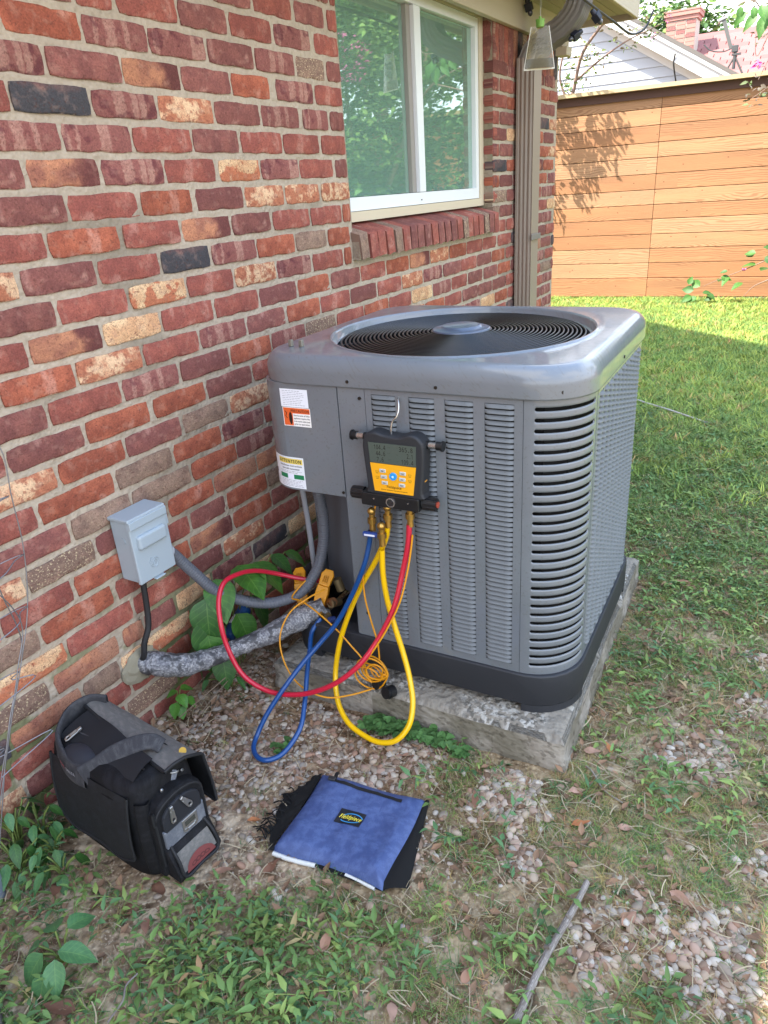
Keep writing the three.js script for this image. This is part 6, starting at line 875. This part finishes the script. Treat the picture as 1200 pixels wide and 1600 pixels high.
{
  const t = thing('crape_myrtle', 'sparse crape myrtle branches rising behind the fence by the eave', 'tree', [-1.75, 0, -9.75]); const P = ([x, y, z]) => [x + 1.75, y, z + 9.75];
  limb([[0, 0, 0], [0.1, 1.2, 0], [0.35, 2.2, 0.0]], 0.05, t, 'trunk', bark);
  limb([[-1.4, 2.15, -9.75], [-1.34, 2.35, -9.75], [-1.24, 2.7, -9.7], [-0.95, 3.0, -9.6], [-0.7, 3.3, -9.5], [-0.5, 3.7, -9.45]].map(P), 0.024, t); limb([[-1.3, 2.45, -9.75], [-1.05, 2.6, -9.7], [-0.76, 2.75, -9.7], [-0.37, 2.86, -9.65]].map(P), 0.014, t); limb([[-1.4, 2.2, -9.75], [-1.5, 2.5, -9.7], [-1.38, 2.9, -9.6], [-1.25, 3.3, -9.5]].map(P), 0.016, t); limb([[-0.95, 3.0, -9.6], [-1.15, 3.2, -9.5], [-1.3, 3.35, -9.4]].map(P), 0.01, t); limb([[-1.55, 2.3, -9.7], [-1.7, 2.7, -9.2], [-1.8, 2.9, -8.8], [-1.9, 2.6, -8.7], [-1.95, 1.9, -8.75], [-1.9, 1.3, -8.8]].map(P), 0.02, t); limb([[-1.7, 2.7, -9.2], [-1.55, 2.95, -8.8], [-1.4, 2.85, -8.7], [-1.42, 2.2, -8.74]].map(P), 0.012, t); limb([[-1.2, 2.5, -9.72], [-1.0, 2.62, -9.7], [-0.98, 2.5, -9.68]].map(P), 0.006, t);
  const cl = [[-1.24, 2.72, -9.7], [-0.95, 3.0, -9.6], [-0.72, 3.25, -9.5], [-0.5, 2.85, -9.65], [-0.76, 2.77, -9.7], [-0.62, 2.82, -9.66], [-0.42, 2.88, -9.64], [-1.4, 2.9, -9.6], [-1.25, 3.25, -9.5], [-1.0, 3.15, -9.55], [-0.85, 3.0, -9.55], [-1.3, 2.35, -9.74], [-1.38, 2.45, -9.74], [-0.55, 3.55, -9.45], [-1.1, 2.6, -9.7]].map((p) => { const q = P(p); return [...q, 0.17, 0.13, 0.14, 64]; });
  foliage(t, 'foliage', cl, 0.048, leafyMat, [[0.1, 0.17, 0.04], [0.16, 0.2, 0.05], [0.2, 0.16, 0.08]], 51);
  const sh = [[-1.85, 2.85, -8.7, 0.3, 0.34, 0.16, 420], [-1.52, 2.72, -8.7, 0.28, 0.36, 0.16, 420], [-1.28, 2.85, -8.66, 0.18, 0.26, 0.14, 170], [-1.45, 2.2, -8.75, 0.16, 0.34, 0.1, 190], [-1.2, 2.35, -8.75, 0.12, 0.2, 0.08, 50], [-1.95, 2.2, -8.75, 0.2, 0.4, 0.1, 220], [-1.9, 1.5, -8.8, 0.16, 0.5, 0.08, 190], [-1.2, 3.08, -8.62, 0.12, 0.14, 0.1, 50], [-1.65, 1.75, -8.8, 0.08, 0.3, 0.06, 50]].map(([x, y, z, ...r]) => [...P([x, y, z]), ...r]); foliage(t, 'foliage', sh, 0.055, leafyMat, GP, 53);
  foliage(t, 'blossom', [[-0.6, 3.0, -9.6], [-0.45, 2.75, -9.66], [-0.3, 2.9, -9.66]].map((p) => [...P(p), 0.04, 0.04, 0.04, 16]), 0.022, petal, [[0.75, 0.3, 0.55]], 55);
}
{ // offscreen trees and shrubs on the right that the window mirrors; some limbs reach into the frame
  const t = thing('crape_myrtle', 'pink flowering crape myrtle reaching in from the top right', 'tree', [2.9, 0, -7.9]); const P = ([x, y, z]) => [x - 2.9, y, z + 7.9];
  limb([[0, 0, 0], [-0.05, 0.8, 0.05], [0, 1.7, 0]], 0.07, t, 'trunk', bark); limb([[0, 0.8, 0], [0.4, 1.9, -0.2], [0.5, 3.2, -0.3]], 0.045, t); limb([[-0.03, 1.2, 0], [-0.6, 2.2, 0.1], [-0.9, 3.2, 0.2]], 0.04, t);
  limb([[2.5, 2.0, -7.8], [1.8, 2.3, -7.2], [1.25, 2.35, -6.8], [0.97, 2.3, -6.6], [0.86, 2.42, -6.5]].map(P), 0.014, t); limb([[1.25, 2.35, -6.8], [1.0, 2.12, -6.7], [0.93, 1.95, -6.6]].map(P), 0.006, t); limb([[1.8, 2.3, -7.2], [1.2, 2.1, -7.0], [0.98, 1.92, -6.9], [0.88, 1.85, -6.85]].map(P), 0.007, t); limb([[0.98, 2.28, -6.6], [0.9, 2.1, -6.6], [0.87, 2.3, -6.6]].map(P), 0.004, t);
  foliage(t, 'foliage', [[0.3, 3.4, -0.3, 1.0, 0.9, 0.9, 5200], [-0.7, 3.1, 0.2, 0.9, 0.9, 0.8, 4200], [0.1, 2.3, 0.1, 1.1, 0.8, 0.9, 4200], [-0.2, 4.2, 0, 0.9, 0.7, 0.8, 3000], [0.9, 2.4, 0.3, 0.8, 0.8, 0.8, 2600]], 0.085, leafyMat, GP, 57);
  foliage(t, 'foliage', [[0.95, 2.22, -6.6], [0.88, 2.42, -6.5], [1.02, 2.3, -6.62], [0.93, 1.97, -6.6], [1.0, 1.9, -6.8], [0.9, 1.86, -6.85], [1.06, 2.42, -6.7], [0.8, 2.36, -6.5]].map((p) => [...P(p), 0.09, 0.08, 0.08, 22]), 0.045, leafyMat, [[0.12, 0.16, 0.06], [0.18, 0.14, 0.1]], 58);
  foliage(t, 'blossom', [[-0.9, 3.6, 0.7, 0.3, 0.3, 0.3, 500], [0.4, 3.9, 0.5, 0.3, 0.25, 0.3, 400], [-0.3, 2.6, 0.9, 0.22, 0.22, 0.2, 300], [...P([0.93, 2.05, -6.6]), 0.03, 0.03, 0.03, 14]], 0.04, petal, [[0.72, 0.3, 0.52], [0.8, 0.45, 0.65]], 59);
  const R = rng(71); [[0.9, 2.235, -5.6, 0.075], [0.935, 2.25, -5.6, 0.06], [0.965, 2.215, -5.6, 0.085], [0.985, 2.245, -5.55, 0.08], [1.01, 2.2, -5.6, 0.1], [1.05, 2.23, -5.6, 0.09], [1.02, 2.255, -5.6, 0.08], [0.865, 2.265, -5.6, 0.06]].forEach(([x, y, z, l]) => { const m = obj('leaf', leafGeo(l * 1.3, l * 0.75, 0.3, 0.2, 4, 6), vineLeaf[0], t); m.position.set(x - 2.9, y, z + 7.9); m.rotation.set(0.9 + R() * 0.5, R() * 2 - 1, 0); }); limb([[1.7, 2.4, -6.4], [1.3, 2.38, -5.9], [1.1, 2.3, -5.65], [0.86, 2.28, -5.6]].map(P), 0.006, t);
  const s2 = thing('garden_shrub', 'leafy rose shrub bending in at the right in front of the fence', 'shrub', [1.75, 0, -8.75]); const Q = ([x, y, z]) => [x - 1.75, y, z + 8.75];
  limb([[0, 0, 0], [-0.3, 0.35, 0], [-0.7, 0.6, -0.05]], 0.014, s2, 'stem'); limb([[0, 0, 0], [0.1, 0.8, 0], [-0.1, 1.4, 0]], 0.02, s2, 'stem'); limb([[1.15, 0.3, -8.85], [0.95, 0.2, -8.85], [0.87, 0.1, -8.85]].map(Q), 0.008, s2, 'stem'); limb([[1.2, 0.55, -8.85], [0.9, 0.4, -8.88], [0.62, 0.28, -8.88], [0.45, 0.2, -8.88]].map(Q), 0.007, s2, 'stem');
  foliage(s2, 'foliage', [[0.1, 0.9, 0, 0.5, 0.8, 0.45, 1400], [0.9, 0.7, 0.1, 0.7, 0.8, 0.5, 1400]], 0.1, leafyMat, GP, 61);
  [[0.3, 0.22, 0.09], [0.36, 0.16, 0.12], [0.42, 0.2, 0.13], [0.45, 0.13, 0.1], [0.34, 0.1, 0.11], [0.5, 0.12, 0.1], [0.62, 0.3, 0.1], [0.6, 0.25, 0.08], [0.7, 0.3, 0.11], [0.68, 0.36, 0.07], [0.84, 0.24, 0.12], [0.9, 0.5, 0.12], [0.95, 0.42, 0.13], [0.99, 0.6, 0.13], [0.93, 0.54, 0.1], [1.02, 0.5, 0.12], [1.05, 0.7, 0.12], [1.0, 0.36, 0.12], [0.4, 0.08, 0.1], [0.56, 0.08, 0.08]].forEach(([x, y, l], i) => { const m = obj('leaf', leafGeo(l * 1.15, l * 0.8, 0.3, 0.2, 4, 6), vineLeaf[i % 2], s2); m.position.set(x - 1.75, y, -0.12); m.rotation.set(0.3 + R() * 0.9, R() * 6.28, (R() - 0.5)); });
  obj('blossom', [0, 1, 2, 3, 4].map((k) => { const g = leafGeo(0.04, 0.04, -0.4, 0.3, 4, 4, 0); g.rotateX(-0.4); g.rotateY(k * 1.257); g.translate(0.84 - 1.75, 0.36, -0.1); return g; }), petal, s2);
  const s3 = thing('garden_shrub', 'dense sunlit shrub right of the lawn seen in the window reflection', 'shrub', [3.7, 0, -7.2]); limb([[0, 0, 0], [0.1, 0.6, 0], [0, 1.2, 0]], 0.04, s3, 'stem'); foliage(s3, 'foliage', [[0, 0.8, 0, 0.9, 0.8, 0.9, 3600], [0.6, 1.4, -0.4, 0.8, 0.7, 0.7, 2400], [-0.5, 1.3, -0.6, 0.6, 0.5, 0.6, 1600]], 0.12, leafyMat, [[0.1, 0.2, 0.05], [0.16, 0.27, 0.06]], 63);
  [[2.15, -8.55, 0.62, 2.3, 'tall leafy shrub before the fence nearest the lawn edge'], [3.2, -8.75, 0.8, 2.6, 'broad leafy shrub second along the fence from the lawn'], [4.6, -8.6, 0.9, 2.7, 'rounded shrub third along the fence from the lawn'], [6.0, -8.4, 1.0, 2.9, 'large shrub farthest along the fence from the lawn']].forEach(([x, z, w, h, label], i) => { const s = thing('garden_shrub', label, 'shrub', [x, 0, z]); limb([[0, 0, 0], [0.06, h * 0.4, 0], [0, h * 0.75, 0]], 0.03, s, 'stem'); foliage(s, 'foliage', [[0, h * 0.3, 0, w, h * 0.32, w * 0.7, 2600], [0.1, h * 0.68, 0, w * 0.85, h * 0.34, w * 0.7, 2600]], 0.1, leafyMat, [[0.2, 0.34, 0.1], [0.28, 0.42, 0.13], [0.12, 0.22, 0.07]], 90 + i); });
  const tt = (label, p, h, w, n, seed) => { const t = thing('broadleaf_tree', label, 'tree', p); limb([[0, 0, 0], [0.1, h * 0.3, 0], [0, h * 0.6, 0.1]], 0.16, t, 'trunk', bark); for (let i = 0; i < 5; i++) { const a = i * 1.257; limb([[0, h * (0.35 + i * 0.04), 0], [Math.cos(a) * w * 0.3, h * 0.6, Math.sin(a) * w * 0.3], [Math.cos(a) * w * 0.6, h * 0.75, Math.sin(a) * w * 0.6]], 0.07, t); } const bl = []; const R = rng(seed); for (let i = 0; i < 9; i++) { const a = R() * 6.28, q = R() * w * 0.6; bl.push([Math.cos(a) * q, h * (0.55 + R() * 0.35), Math.sin(a) * q, w * 0.45, h * 0.15, w * 0.45, n / 9]); } foliage(t, 'crown', bl, 0.17, leafyMat, GP, seed); return t; };
  tt('tall green tree behind the white gable near its peak', [-2.55, 0, -21.5], 6.2, 2.2, 9000, 81); tt('green tree beyond the fence right of the frame', [5.5, 0, -13], 6.5, 3.4, 9000, 83); tt('wide green tree far right beyond the lawn', [8.5, 0, -9], 7, 3.6, 9000, 85); tt('distant tree behind the red roofed house', [2.6, 0, -27], 5.6, 3.0, 5000, 87);
}
renderer.render(scene, camera);
